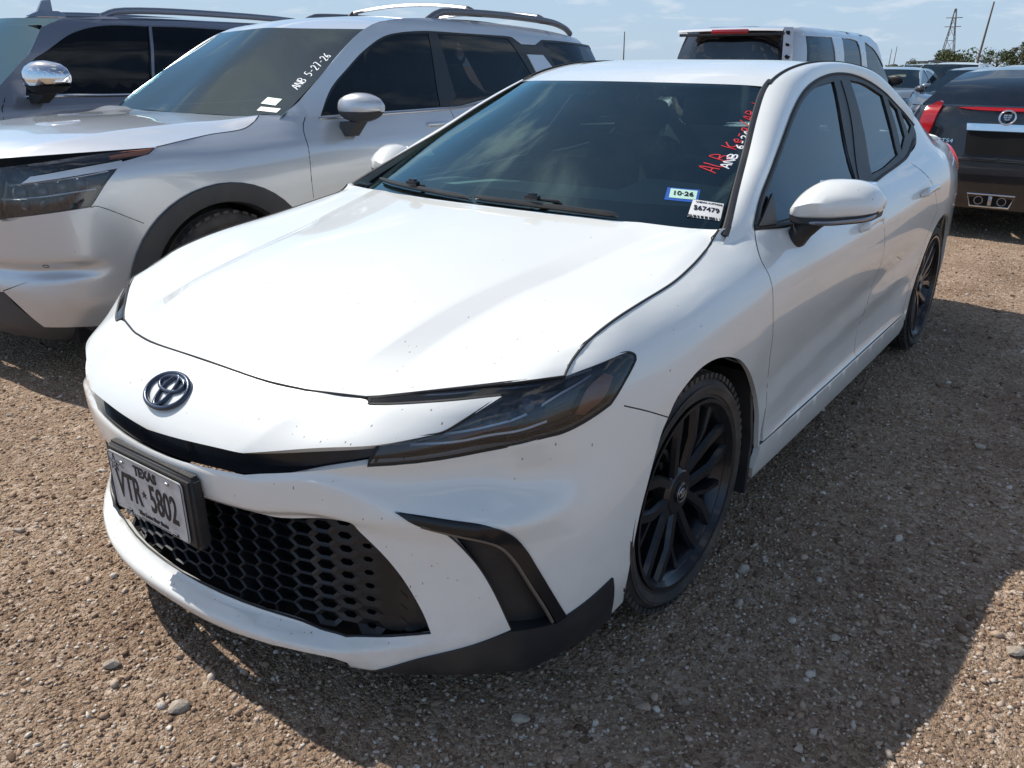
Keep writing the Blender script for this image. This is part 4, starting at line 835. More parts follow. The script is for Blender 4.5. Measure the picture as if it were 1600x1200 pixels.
# ---- stickers and marker writing on the glass
panel('registration_sticker',WS,[(0.5382,0.2265,1),(0.6952,0.2280,1),(0.7192,0.1512,1),(0.5562,0.1522,1)],bluest,car,off=-.001,fl=0,h=(.1,.1))
panel('registration_sticker_face',WS,[(0.5550,0.2206,1),(0.6856,0.2192,1),(0.7012,0.1652,1),(0.5700,0.1661,1)],greenst,car,off=-.002,fl=0,h=(.1,.1))
panel('stock_label',WS,[(0.6863,0.1677,1),(0.8958,0.1533,1),(0.9198,0.0557,1),(0.7049,0.0662,1)],paper,car,off=-.0015,fl=0,h=(.1,.1))
def wsmat(P0,P1,off=-.0035):
    a=WS.pt(np.array(P0[0]),np.array(P0[1]),off); b=WS.pt(np.array(P1[0]),np.array(P1[1]),off); n=-WS.nrm(np.array((P0[0]+P1[0])/2),np.array((P0[1]+P1[1])/2)); 
    if n[1]>0: n=-n
    return frame((a+b)/2,b-a,n)
a,b=[(0.5612,0.1930),(0.6918,0.1919)]; text('month_and_year','10·26',.030,ink,car,wsmat(a,b),(.95,1),bold=.0004)
a,b=[(0.6999,0.1187),(0.9030,0.1055)]; text('stock_number','567479',.029,ink,car,wsmat(a,b),(.9,1),bold=.0006)
a,b=[(0.7165,0.0710),(0.9120,0.0624)]; Mx=wsmat(a,b); mb=MB(); rn=random.Random(3)
for i in range(34):
    if rn.random()<.72: mb.box(Mx@Vector((-.052+i*.0031,0,0)),(.0016+.0012*rn.random(),.0008,.010),Mx.to_3x3()@Matrix.Rotation(PI/2,3,'X'))
mb.build('barcode',ink,car,None)
a,b=[(0.7065,0.1540),(0.8880,0.1417)]; text('label_heading','AMERICA AUCTIONS',.0085,ink,car,wsmat(a,b),(1,1))
a,b,c3=[(0.8156,0.3683),(0.9508,0.7080),(0.9210,0.3528)]
scribble('marker_date','ANB 6-24-26',WS,a[0],a[1],(b[0]-a[0])/8.,(b[1]-a[1])/8.,whitemark,car,((a[0]-c3[0])*.75,(a[1]-c3[1])*.75),r=.0028,seed=4)
a,b,c3=[(0.7358,0.3327),(0.9583,0.8382),(0.8669,0.3035)]
scribble('marker_note','ALB Ke-g/ABek',WS,a[0],a[1],(b[0]-a[0])/9.6,(b[1]-a[1])/9.6,redmark,car,((a[0]-c3[0])*.9,(a[1]-c3[1])*.9),r=.0024,jit=.10,seed=8)

#WRAPS-BEGIN
PS=Wrap([(0,-1.04),(.3,-1.03),(.55,-1.00),(.74,-.93),(.86,-.80),(.925,-.62),(.955,-.42),(.975,-.1),(.98,.4),(.985,1.2),(.985,2.4),(.975,3.1),(.94,3.6),(.84,3.95),(.55,4.06),(0,4.08)],[
(('x',0),[(.15,.10),(.3,.02),(.5,.0),(.9,.02),(1.0,.05),(1.06,.16)]),
(('x',.6),[(.15,.14),(.30,.03),(.45,.02),(.50,.03),(.545,.05),(.60,.0),(.80,.0),(.9,.01),(1.0,.05),(1.06,.16)]),
(('x',.80),[(.15,.16),(.28,.05),(.42,.015),(.50,.02),(.545,.05),(.60,.0),(.80,.0),(.92,.01),(1.0,.03),(1.05,.10)]),
(('y',-.62),[(.15,.12),(.28,.05),(.40,.01),(.7,.0),(.92,.005),(1.0,.03),(1.055,.10)]),
(('y',-.42),[(.15,.10),(.28,.04),(.40,.0),(.7,.0),(.92,.005),(1.0,.03),(1.06,.085)]),
(('y',0),[(.15,.10),(.3,.02),(.5,.0),(.80,-.004),(.92,.01),(.985,.035),(1.04,.085),(1.085,.145),(1.12,.2)]),
(('y',.35),[(.15,.10),(.3,.02),(.5,.01),(.80,.0),(.92,.01),(1.0,.035),(1.06,.09),(1.12,.16),(1.16,.22)]),
(('y',.6),[(.15,.10),(.3,.03),(.42,.02),(.6,.015),(.85,.0),(.97,.015),(1.06,.06),(1.145,.115),(1.60,.30),(1.68,.345),(1.72,.40)]),
(('y',1.4),[(.15,.10),(.3,.03),(.42,.02),(.6,.02),(.85,.0),(.97,.01),(1.06,.05),(1.16,.11),(1.60,.285),(1.68,.33),(1.72,.39)]),
(('y',2.6),[(.15,.10),(.3,.03),(.42,.01),(.6,.01),(.85,.0),(1.0,.01),(1.08,.04),(1.17,.10),(1.58,.285),(1.66,.34),(1.72,.42)]),
(('y',3.6),[(.15,.10),(.3,.02),(.6,.0),(.9,.01),(1.08,.04),(1.2,.08),(1.55,.25),(1.62,.31),(1.7,.42)]),
(('r',0),[(.25,.04),(.5,.0),(.9,.02),(1.1,.05),(1.25,.10),(1.6,.25),(1.7,.4)])],z0=.15,z1=1.72)
POSE_PS=((-2.86,.66,0),0.)
#WRAPS-END
# ================================================ SILVER SUV
railm=mat('rail_grey',(.16,.17,.19),.4,metal=.5)
suv=empty('silver_suv',(-2.86,.66,0),0,'silver three-row SUV with roof rails and cross bars, parked beside the white sedan','suv')
def py(w,y,z,*c): return (float(w.s_at_y(y)),z,*c)
S_ARCH=[(2.1188,0.7276),(2.0004,0.8036),(1.8288,0.8466),(1.6668,0.8626),(1.5101,0.8394),(1.3608,0.7937),(1.2600,0.7272),(1.1947,0.6425),(1.1569,0.5596),(1.1362,0.4730)]
S_SEAM=[(1.0478,0.8173,1),(1.0912,0.8134),(1.2595,0.7243,1)]
S_HSEAM=[(1.4019,1.0455,1),(1.5719,1.0651),(1.7366,1.0809),(1.9078,1.0931),(1.9975,1.1158),(2.0865,1.1544,1)]
S_GAP1=[(2.3108,1.1395,1),(2.2668,1.0870),(2.2422,1.0123),(2.2232,0.8573),(2.2296,0.7281)]
archA=lambda a0,a1,r=.49,cy=-.07,n=12:[py(PS,cy+r*math.cos(a)*1.07,.37+r*math.sin(a)) for a in np.linspace(a0,a1,n)]
ys_gap=.60
AF=archA(-.30,PI-.62); AB=archA(PI-.62,PI+.30,n=7)
fend=[(1.0478,0.8173,1),(1.0671,0.8404),(1.1329,0.9198),(1.2138,0.9968,1),(1.3475,1.0198,1),(1.4019,1.0455,1)]+S_HSEAM[1:]+[py(PS,.50,1.15,1)]+S_GAP1[:-1]+[py(PS,.60,.60),py(PS,.60,.25,1)]+[(*AF[0],1)]+AF[1:]+[(1.0912,0.8134,1)]
doorA=S_GAP1[:-1]+[py(PS,.60,.60),py(PS,.60,.32,1),py(PS,1.70,.32,1),py(PS,1.74,.7),py(PS,1.72,1.155,1),py(PS,1.1,1.148)]
doorB=[py(PS,1.72,1.155,1),py(PS,1.74,.7),py(PS,1.70,.32,1),py(PS,2.42,.32,1)]+[(*q,) for q in [py(PS,2.90+.50*math.cos(a),.37+.50*math.sin(a)) for a in np.linspace(PI-.15,PI*.62,6)]]+[py(PS,2.80,.98),py(PS,2.83,1.17,1),py(PS,2.2,1.165)]
quart=[py(PS,2.83,1.17,1),py(PS,2.80,.98)]+[py(PS,2.90+.50*math.cos(a),.37+.50*math.sin(a)) for a in np.linspace(PI*.62,-.1,10)]+[py(PS,3.5,.3,1),(PS.L-.5,.35),(PS.L,.35,1),(PS.L,1.17,1),(PS.L-.5,1.17),py(PS,3.7,1.17)]
S_DLO=[(2.4032,1.1328,1),(2.5521,1.2807),(2.7177,1.3875),(2.8657,1.4745),(3.0515,1.5555),(3.2102,1.5889),(3.4528,1.6078),(3.7036,1.6084),(3.9942,1.6057),(4.3351,1.6035),(4.4077,1.5971,1),(4.4918,1.5518,1),(4.6640,1.5511,1),(4.7854,1.5896,1),(5.0405,1.5869),(5.6646,1.5657,1),(5.5218,1.4178,1),(4.8008,1.3514),(4.4921,1.2823,1),(3.5427,1.1537),(2.9191,1.1409)]
S_TOPe=[py(PS,.42,1.13,1),py(PS,.53,1.20),py(PS,.78,1.36),py(PS,1.0,1.50),py(PS,1.19,1.60),py(PS,1.40,1.655),py(PS,1.65,1.68),py(PS,2.0,1.69),py(PS,2.6,1.685),py(PS,3.2,1.66),py(PS,3.65,1.615,1)]
upper=S_TOPe+[py(PS,3.86,1.4),(PS.L-.62,1.17,1),py(PS,3.7,1.17),py(PS,2.83,1.17),py(PS,1.72,1.155),py(PS,1.1,1.148),py(PS,.60,1.14,1)]
for sx in(1,-1):
    near=sx==1
    panel('front_fender',PS,fend,silver,suv,sx=sx,h=(.03,.025))
    da=panel('front_door',PS,doorA,silver,suv,sx=sx,h=(.05,.03)); db=panel('rear_door',PS,doorB,silver,suv,sx=sx,h=(.05,.03)); panel('rear_quarter_panel',PS,quart,silver,suv,sx=sx,h=(.05,.04))
    panel('upper_body_side',PS,upper,silver,suv,sx=sx,h=(.05,.03),holes=[S_DLO])
    # arch cladding: ring with depth
    for cy in(-.07,2.90):
        mb=MB(); R=[]
        for rr,off in((.497,-.008),(.492,-.016),(.45,-.012),(.405,.004),(.395,.05)):
            Q=[py(PS,cy+rr*(1.07 if rr>.45 else 1.02)*math.cos(a),.37+rr*math.sin(a)) for a in np.linspace(-.30,PI+.30,30)]; R.append([tuple(PS.pt(np.array(q[0]),np.array(q[1]),off)) for q in Q])
        mb.loft(R); recalc(mb.build('wheel_arch_cladding',greypl,suv,40,sx=sx))
        mb=MB(); R=[]
        for xx,rr in((.93,.40),(.6,.42),(.6,.02)): R.append([(xx,cy+rr*math.cos(a),.37+rr*math.sin(a)) for a in np.linspace(-.5,PI+.5,24)])
        mb.loft(R); mb.build('wheel_well',liner,suv,40,sx=sx)
    mb=MB(); 
    for P in (S_GAP1,S_SEAM,[py(PS,1.72,1.155),py(PS,1.74,.7),py(PS,1.70,.32)],S_HSEAM): seam(mb,PS,P,.0035,.0012)
    mb.build('panel_gap',rubber2,suv,None,sx=sx)
    # windows
    W1=[(2.4237,1.1451,1),(2.5810,1.2836),(2.7417,1.3875),(2.8909,1.4749),(3.0623,1.5451),(3.2155,1.5781),(3.4994,1.5943,1),(3.3998,1.1619,1),(2.9235,1.1478)]
    W2=[(3.5855,1.5931,1),(3.9856,1.5933),(4.3531,1.5870,1),(4.4217,1.4816),(4.5231,1.2951,1),(3.5687,1.1646),(3.5814,1.2187,1)]
    W3=[(4.7858,1.5717,1),(5.0238,1.5726,1),(5.6372,1.5558,1),(5.6266,1.4230,1),(4.8436,1.3649,1)]
    f=panel('window_frame',PS,S_DLO,gloss,suv,off=.004,holes=[W1,W2,W3],sx=sx,fl=.01)
    for nm,P in(('front_door_glass',W1),('rear_door_glass',W2),('quarter_glass',W3)): panel(nm,PS,P,dkglass,f,off=.008,fl=0,sx=sx)
    panel('pillar_blade',PS,[(4.5098,1.4828,1),(4.7147,1.4810,1),(4.8092,1.3649,1),(4.5724,1.3123,1)],silver,f,off=-.004,sx=sx,fl=.008)
    mb=MB(); seam(mb,PS,[(2.3926,1.1300),(2.9169,1.1374),(3.5401,1.1500),(4.0241,1.2010)],.008,-.004,flat=.5); mb.build('belt_moulding',satin,f,None,sx=sx)
    mb=MB(); mb.box((sx*0+.93,1.55,1.06),(.05,.20,.03),bev=.012); mb.build('door_handle',silver,da,60,sx=sx)
    # roof rail
    mb=MB(); P=[(.615,1.84,1.675),(.615,1.93,1.715),(.615,2.05,1.735),(.615,2.6,1.742),(.612,3.2,1.725),(.606,3.45,1.69),(.60,3.56,1.645)]
    mb.tube(crom(P,4),[.022]*5+[.020]*20,8,flat=1.2); mb.build('roof_rail',railm,suv,50,sx=sx)
# front bumper (full width)
sb=panel('front_bumper',PS,[(0,.90,1)]+[(.35,.90),(.60,.90,1)]+[(0.6628,0.7751,1),(0.8406,0.7973),(1.0478,0.8173),(1.0912,0.8134),(1.2595,0.7243,1),(1.2458,0.6355),(1.2156,0.5509),(1.1916,0.4643),(1.1708,0.3590,1),(1.1191,0.2836),(1.0483,0.2695,1),(0.8974,0.2801),(0.7393,0.2865,1),(0.6408,0.3844),(0.5565,0.4473,1)]+[(.72,.50),(.55,.44,1),(0,.44,1)],silver,suv,h=(.025,.02),fl=.02)
o2=panel('front_bumper_half',PS,[(-q[0],*q[1:]) for q in [(0,.90,1)]+[(.35,.90),(.60,.90,1),(1.0,.82),(1.35,.80,1),(1.35,.3,1),(.6,.33),(0,.44,1)]],silver,suv,h=(.05,.04))
panel('lower_valance',PS,[(0,.56,1),(.55,.56)]+[(.72,.58),(.88,.56)]+[(0.5583,0.4534),(0.7423,0.2933),(0.8990,0.2869),(1.0488,0.2764),(1.0932,0.2886,1)]+[(1.05,.26),(1.1,.2,1),(0,.20,1)],greypl,suv,off=.012,h=(.04,.03),fl=.03)
panel('grille_opening',PS,sym([(0,.98),(.5,.98,1),(.55,.88),(.55,.55,1),(0,.52)]),gloss,suv,off=.02,fl=0)
mb=MB(); q=[(0.8188,0.5696)][0]; c=PS.pt(np.array(q[0]),np.array(q[1]),-.0015); n=PS.nrm(np.array(q[0]),np.array(q[1])); Mx=frame(c,(1,0,0),n); mb.tube([Mx@Vector((.012*math.cos(t),.012*math.sin(t),0)) for t in np.linspace(0,2*PI,20,endpoint=False)],.0016,5,closed=True); mb.build('parking_sensor',greypl,sb,None)
for sx in(1,-1):
    L1=[(0.6832,0.9883,1),(1.0350,1.0240),(1.4019,1.0455,1),(1.3475,1.0198,1),(1.2152,1.0072),(1.0229,0.9849),(0.8427,0.9579),(0.7903,0.9247,1),(0.7392,0.9369),(0.6900,0.9329,1)]
    L2=[(0.6900,0.9329,1),(0.7392,0.9369,1),(0.7903,0.9247,1),(1.0152,0.9491),(1.1859,0.9722,1),(1.1237,0.9123),(1.0685,0.8485),(1.0483,0.8200,1),(0.8411,0.8000),(0.6628,0.7751)]
    l=panel('headlight',PS,L2,lens,suv,off=-.002,sx=sx,fl=.02); panel('lamp_bowl',PS,L2,lampblack,l,off=.03,fl=0,sx=sx)
    l1=panel('daytime_light',PS,L1,lens,suv,off=-.002,sx=sx,fl=.02); panel('lamp_bowl',PS,L1,lampblack,l1,off=.02,fl=0,sx=sx)
    panel('amber_reflector',PS,[(1.1722,1.0223,1),(1.2761,1.0319),(1.3863,1.0411,1),(1.3432,1.0227),(1.2512,1.0153),(1.1711,1.0098,1)],amber,l1,off=.006,sx=sx,fl=.004)
    panel('lamp_blade',PS,[(0.7933,0.9273,1),(0.8345,0.9555,1),(1.0223,0.9823),(1.2168,1.0045,1),(1.1949,0.9743,1),(1.0162,0.9543)],silver,l,off=-.006,sx=sx,fl=.012)
    mb=MB()
    for (a,b),r in(((25,303),.03),((60,300),.032),((95,293),.030),((35,325),.018),((70,320),.02),((110,314),.02)):
        pass
    for q,r in([(0.7625,0.8854),(0.8563,0.8927),(0.9456,0.9080),(1.0267,0.9166)],.03),([(0.7816,0.8301),(0.8629,0.8396),(0.9437,0.8522),(1.0117,0.8584)],.018):
        for p in q:
            c=PS.pt(np.array(p[0]),np.array(p[1]),.022); n=PS.nrm(np.array(p[0]),np.array(p[1])); Mx=frame(c,(1,0,0),n); qq=MB(); qq.lathe([(-.012,r*1.1),(0,r),(.004,r*.8),(.010,r*.4),(.012,.0005)],18,'z'); mb.add([Mx@Vector(v) for v in qq.V],qq.F)
    mb.build('lamp_projector',MATS['projector_glass'],l,40,sx=sx)
    mb=MB()
    for P in ([(0.7219,0.9184),(0.8619,0.9292),(1.0401,0.9476),(1.1474,0.9616)],[(0.6816,0.8594),(0.8526,0.8691),(0.9784,0.8822),(1.0809,0.8911)]): seam(mb,PS,P,.004,.010)
    mb.build('lamp_trim',satin,l,None,sx=sx)
SH=Loft([[(0,-.98,1.03),(0,-.7,1.085),(0,-.4,1.115),(0,0,1.135),(0,.38,1.14)],
[(.30,-.96,1.03),(.33,-.75,1.075),(.36,-.45,1.103),(.38,-.1,1.125),(.40,.40,1.137)],
[(.60,-.90,1.02),(.60,-.72,1.065),(.61,-.40,1.10),(.62,-.1,1.12),(.60,.44,1.14)],
[tuple(PS.pt(np.array(q[0]),np.array(q[1])))for q in [S_HSEAM[0]]+list(S_HSEAM[1:])]+[(.70,.46,1.15)]],nv=30,creases=(2,))
SH.mesh('hood',silver,suv,smooth=40)
def liph(L,name,parent,dz=.04,m=void):
    mb=MB()
    for E_ in ([L.pt(np.array(u),np.array(0.)) for u in np.linspace(-1,1,40)],[L.pt(np.array(1.),np.array(v)) for v in np.linspace(0,1,30)],[L.pt(np.array(-1.),np.array(v)) for v in np.linspace(0,1,30)]):
        mb.loft([[tuple(p-np.array([0,0,.0005])) for p in E_],[tuple(p-np.array([0,0,dz])) for p in E_]])
    return mb.build(name,m,parent,None)
liph(SH,'hood_flange',suv)
TE=[tuple(PS.pt(np.array(p[0]),np.array(p[1]))) for p in S_TOPe]
SWS=Loft([[(0,.36,1.14),(0,.72,1.40),(0,1.05,1.615)],[(.36,.40,1.14),(.34,.76,1.395),(.30,1.08,1.607)],[TE[0],TE[2],TE[4]]],nv=24)
SWS.mesh('windscreen',wsglass2,suv,smooth=60)
panel('glass_frit',SWS,[(-1,0,1),(0,0),(1,0,1),(1,1,1),(0,1),(-1,1,1)],gloss,suv,off=.004,holes=[[(-.95,.06,1),(0,.05),(.95,.06,1),(.955,.97,1),(0,.97),(-.955,.97,1)]],fl=0,h=(.08,.08),n=4)
SR=Loft([[(0,1.05,1.615),(0,1.4,1.685),(0,2.0,1.715),(0,2.8,1.70),(0,3.65,1.64)],[(.3,1.08,1.607),(.3,1.4,1.68),(.3,2.0,1.71),(.3,2.8,1.695),(.3,3.65,1.635)],[TE[4],TE[5],TE[7],TE[8],TE[10]]],nv=30)
SR.mesh('roof',silver,suv,smooth=40)
SRG=Loft([[(0,3.65,1.64),(0,4.0,1.17)],[(.3,3.65,1.635),(.35,3.99,1.17)],[TE[10],(PS.pt(np.array(PS.L-.62),np.array(1.17)))]],nv=10); SRG.mesh('rear_window',dkglass,suv)
for y in(2.32,3.17):
    for sx in (1,):
        mb=MB(); z=1.792 if y<3 else 1.778
        P=[(x,y,z-.035*(x/.56)**2+.018) for x in np.linspace(-.56,.56,17)]; mb.tube(P,.022,8,flat=.6); cbb=mb.build('cross_bar',chrome if 0 else satin,suv,50)
        for s in(1,-1):
            mb=MB(); mb.loft([[(s*.56,y-.03,z-.01),(s*.56,y+.03,z-.01),(s*.60,y+.03,z-.03),(s*.60,y-.03,z-.03)],[(s*.595,y-.07,z-.07),(s*.595,y+.07,z-.07),(s*.63,y+.07,z-.075),(s*.63,y-.07,z-.075)]],closed=True,cap=True); recalc(mb.build('cross_bar_foot',greypl,cbb,30))
def gen_mirror(parent,x,y,z,w,h,d,top,low,sx=1,swing=.25,split=.38,stalk=True,arm=.08,round_=.75):
    """door mirror: painted cap above, black lower half, arm to the door; x is its inner end"""
    def rows(lo,hi,grow):
        R=[]
        for t in np.linspace(0,1,9):
            e=math.sin(PI*min(1,max(.02,(t*.86+.12))))**.45; xx=x+w*t; yy=y+swing*w*t; r=[]
            for k in range(18):
                a=2*PI*k/18; ca,sa=math.cos(a),math.sin(a); q=lambda v:abs(v)**round_*(1 if v>0 else -1)
                zz=q(sa)*h/2*e*(1-.12*t); zz=min(max(zz,lo*h),hi*h); r.append((xx,yy-q(ca)*d/2*e*(1.15 if ca>0 else .7)*grow+.02*max(0,zz/h),z+zz))
            R.append(r)
        return R
    mb=MB(); mb.loft(rows(-.5+split,.6,1),closed=True,cap=True); m=recalc(mb.build('door_mirror',top,parent,50,sx=sx))
    mb=MB(); mb.loft(rows(-.6,-.5+split,.97),closed=True,cap=True); 
    if stalk: mb.loft([[(x+w*.42,y-.04+.1*w,z-h*.45),(x+w*.42,y+.05+.1*w,z-h*.45),(x+w*.02,y+.05,z-h*.45),(x+w*.02,y-.05,z-h*.45)],[(x+w*.22,y-.035,z-h*.5-arm),(x+w*.22,y+.045,z-h*.5-arm),(x-.02,y+.045,z-h*.5-arm),(x-.02,y-.035,z-h*.5-arm)]],closed=True,cap=True)
    recalc(mb.build('mirror_base',low,m,30,sx=sx)); return m
for sx in(1,-1): gen_mirror(suv,.92,.80,1.185,.235,.165,.15,silver,greypl,sx=sx,arm=.07)
for cy in(-.06,2.90):
    for sx in(1,-1): wheel(suv,(sx*.84,cy,.365),sx,r=.365,rr=.245,wd=.25,style='six',rim=rimm if 0 else alloy,n=40)
mb=MB(); mb.loft([[(x,.42,1.12) for x in np.linspace(-.7,.7,7)],[(x,.8,1.14) for x in np.linspace(-.7,.7,7)],[(x,1.0,1.10) for x in np.linspace(-.7,.7,7)],[(x,1.02,.7) for x in np.linspace(-.7,.7,7)]]); mb.build('dashboard',cabin,suv)
mb=MB(); mb.loft([[(x*k,y,z) for x in np.linspace(-1,1,7)] for y,z,k in((1.15,1.585,.54),(1.6,1.64,.56),(3.4,1.62,.56))]); mb.build('headliner',headl,suv,50)
mb=MB(); mb.box((0,1.5,.30),(1.6,4.6,.2)); mb.box((0,-.45,.6),(1.1,.9,.7)); mb.box((0,2.5,.7),(1.4,1.5,.5)); mb.build('underbody',void,suv,None)
for x,y in((.38,1.5),(-.38,1.5)):
    mb=MB(); mb.box((x,y+.25,1.0),(.5,.16,.65),Matrix.Rotation(-.25,3,'X'),bev=.06); mb.box((x,y+.36,1.40),(.28,.1,.18),bev=.04); mb.build('seat',seatm,suv,50)
SA0,SA1,SAH=(.925,.29),(.94,.66),(-.075,.03)
scribble('marker_date','ANB 5-27-26',SWS,SA0[0],SA0[1],(SA1[0]-SA0[0])/8.2,(SA1[1]-SA0[1])/8.2,whitemark,suv,SAH,r=.0030,seed=6)
for P_,m_,n_ in (([(.74,.135,1),(.87,.125,1),(.875,.19,1),(.75,.20,1)],greenst,'registration_sticker'),([(.76,.065,1),(.93,.06,1),(.935,.10,1),(.765,.105,1)],paper,'stock_label')): panel(n_,SWS,P_,m_,suv,off=-.002,fl=0,h=(.2,.2))

#WRAPS-BEGIN
def gwrap(fo,wb,ro,hw,zh,zc,zb,zr,tum=.30,suvb=True,zd=1.0,yc=.5):
    R=wb+ro
    plan=[(0,-fo),(.35*hw,-fo+.015),(.62*hw,-fo+.07),(.82*hw,-fo+.19),(.93*hw,-fo+.40),(.98*hw,-fo+.72),(hw,.3),(hw,wb*.5),(hw,wb-.1),(.985*hw,wb+ro*.3),(.95*hw,R-.40),(.83*hw,R-.14),(.6*hw,R-.04),(.3*hw,R),(0,R)]
    fr=[(.14,.10),(.25,.03),(.45,.0),(zh-.14,.01),(zh,.09)]
    fs=[(.14,.10),(.28,.03),(.5,.0),(zh-.12,.005),(zh,.05),(zc,.13)]
    sd=[(.14,.10),(.28,.03),(.42,.015),(.6,.012),(zb-.22,.0),(zb-.08,.018),(zb,.07),(zr-.14,tum-.05),(zr-.04,tum+.02),(zr,tum+.10)]
    rr=[(.2,.08),(.3,.02),(.55,.0),(zb-.1,.02),(zb,.05),(zr-.12,.05+(.16 if suvb else .3)),(zr,.30)] if suvb else [(.2,.08),(.3,.02),(.55,.0),(zd-.25,.03),(zd-.06,.06),(zd,.10)]
    return Wrap(plan,[(('x',0),fr),(('x',.8*hw),fr),(('y',-.35),fs),(('y',0),fs),(('y',yc),sd),(('y',wb*.5),sd),(('y',wb),sd),(('y',wb+ro*.5),sd),(('r',.75*hw),rr),(('r',0),rr)],z0=.14,z1=zr,ns=360,nz=150)
PD=gwrap(.95,3.0,1.05,1.0,1.12,1.20,1.20,1.76,tum=.30,yc=.55)
POSE_PD=((-5.55,.25,0),0.)
#WRAPS-END
def gen_car(name,label,cat,loc,rz,w,p,pm,group=None,glass=dkglass,rim=None,tail=redlens,doors=(),lite=False,both_sides=(1,-1)):
    fo,wb,ro,hw,zh,zc,zb,zr=p['d']; yc,ywt,yrt,yrb,zd=p['y']; tumv=.34; g=lambda y,z,*c:(float(w.s_at_y(y)),z,*c); R=wb+ro; rt=p.get('rt',.34)
    c=empty(name,loc,rz,label,cat,group); wr=p.get('wr',.34); ar=wr+.055
    def arc(cy,a0,a1,n=9): return [g(cy+ar*math.cos(a),wr+ar*math.sin(a)) for a in np.linspace(a0,a1,n)]
    top=[g(yc,zc,1),g((yc+ywt)/2,(zc+zr-.06)/2+.01),g(ywt,zr-.055),g((ywt+yrt)/2,zr-.02),g(yrt,zr-.05),g((yrt+yrb)/2,(zr-.05+zd)/2+p.get('bulge',.02)),g(yrb,zd,1)]
    tail_top=[(w.L-.45*hw,zd),(w.L,zd,1)] if not p.get('suv') else [(w.L-.55*hw,zd),(w.L,zd,1)]
    low=[(w.L,.26,1),(w.L-.5,.26)]+[(*arc(wb,-.2,0)[0],1)]+arc(wb,-.15,PI+.15)[1:-1]+[g(wb-ar-.03,.25,1),g(ar+.03,.25,1)]+arc(0,-.15,PI+.15)[1:-1]+[(*arc(0,PI+.2,PI)[0],1)]
    nose=[g(-fo+.55,zh-.02),(.5*hw,zh),(0,zh,1)]
    P=top+tail_top+low+[(.45,.22),(0,.22,1)]+[(0,zh,1),(.45*hw,zh),g(-fo+.55,zh),g(0,zh+(zc-zh)*.7)]
    wins=p['win']; gq=(lambda a,b,*c:(a,b,*c)) if p.get('sz') else g
    for sx in both_sides:
        b=panel('body_side',w,P,pm,c,sx=sx,h=(.09,.06),holes=[[gq(*q) for q in W_] for W_ in wins],n=3,fl=.02)
        for W_ in wins: panel('side_window',w,[gq(*q) for q in W_],glass,b,off=.01,sx=sx,fl=0,h=(.12,.08),n=3)
        mb=MB()
        for D_ in doors: seam(mb,w,[g(*q) for q in D_],.004,.001,n=3)
        if doors: mb.build('panel_gap',rubber2,b,None,sx=sx)
        if not lite:
            for cy in(0,wb):
                mb=MB(); mb.loft([[(xx,cy+r_*math.cos(a),wr+r_*math.sin(a)) for a in np.linspace(-.4,PI+.4,16)] for xx,r_ in((hw-.06,ar+.01),(hw-.36,ar+.01),(hw-.36,.02))]); mb.build('wheel_well',liner,c,40,sx=sx)
        for cy in (0,wb): wheel(c,(sx*(hw-.13),cy,wr),sx,r=wr,rr=wr*.70,wd=.23,style='five',rim=rim or alloy,n=24)
        gen_mirror(c,hw-.06,yc+.20,zb+.05,.19,.14,.13,p.get('mt',pm),plastic,sx=sx,arm=.04)
    E=lambda i:tuple(w.pt(np.array(top[i][0]),np.array(top[i][1])))
    Hd=Loft([[(0,-fo+.09,zh),(0,-fo*.3,zh+(zc-zh)*.75),(0,yc-.12,zc+.01)],[(.5*hw,-fo+.13,zh),(.5*hw,-fo*.3,zh+(zc-zh)*.72),(.45*hw,yc-.07,zc+.005)],[tuple(w.pt(np.array(float(w.s_at_y(-fo+.55))),np.array(zh))),tuple(w.pt(np.array(float(w.s_at_y(0))),np.array(zh+(zc-zh)*.7))),E(0)]],nv=16,nu=5); Hd.mesh('hood',pm,c,smooth=50)
    Ws=Loft([[(0,yc-.13,zc),(0,ywt-.10,zr-.04)],[(.45*hw,yc-.07,zc),(.35*hw,ywt-.07,zr-.045)],[E(0),E(2)]],nv=10,nu=5)
    Ws.G[:,:]=Ws.G; Ws.mesh('windscreen',p.get('wsg',glass),c,smooth=60)
    Rf=Loft([[(0,ywt-.10,zr-.04),(0,(ywt+yrt)/2,zr+.012),(0,yrt,zr-.02)],[(.35*hw,ywt-.07,zr-.045),(.35*hw,(ywt+yrt)/2,zr+.008),(.35*hw,yrt,zr-.024)],[E(2),E(3),E(4)]],nv=14,nu=5); Rf.mesh('roof',pm,c,smooth=50)
    yb=yrb if not p.get('suv') else R-.10
    Rg=Loft([[(0,yrt,zr-.02),(0,(yrt+yb)/2+.03,(zr-.02+zd)/2+.03),(0,yb+.05,zd)],[(.35*hw,yrt,zr-.024),(.4*hw,(yrt+yb)/2+.03,(zr-.02+zd)/2+.02),(.42*hw,yb+.03,zd)],[E(4),E(5),E(6)]],nv=10,nu=5); Rg.mesh('rear_window',glass if not p.get('rgl') else p['rgl'],c,smooth=60)
    if not p.get('suv'):
        t6=E(6); Td=Loft([[(0,yb+.05,zd),(0,R-.12,zd)],[(.42*hw,yb+.03,zd),(.42*hw,R-.13,zd)],[t6,tuple(w.pt(np.array(w.L-.72*hw),np.array(zd)))]],nv=6,nu=5); Td.mesh('boot_lid',pm,c,smooth=50)
    mb=MB(); q_=.35 if p.get('suv') else .95; mb.box((0,(yc+.5+yrb-q_)/2,(zb+zr)/2-(.09 if p.get('suv') else .16)),((hw-tumv)*1.75,yrb-yc-q_-.6,zr-zb-(.02 if p.get('suv') else .12))); mb.build('cabin_interior',void,c,None)
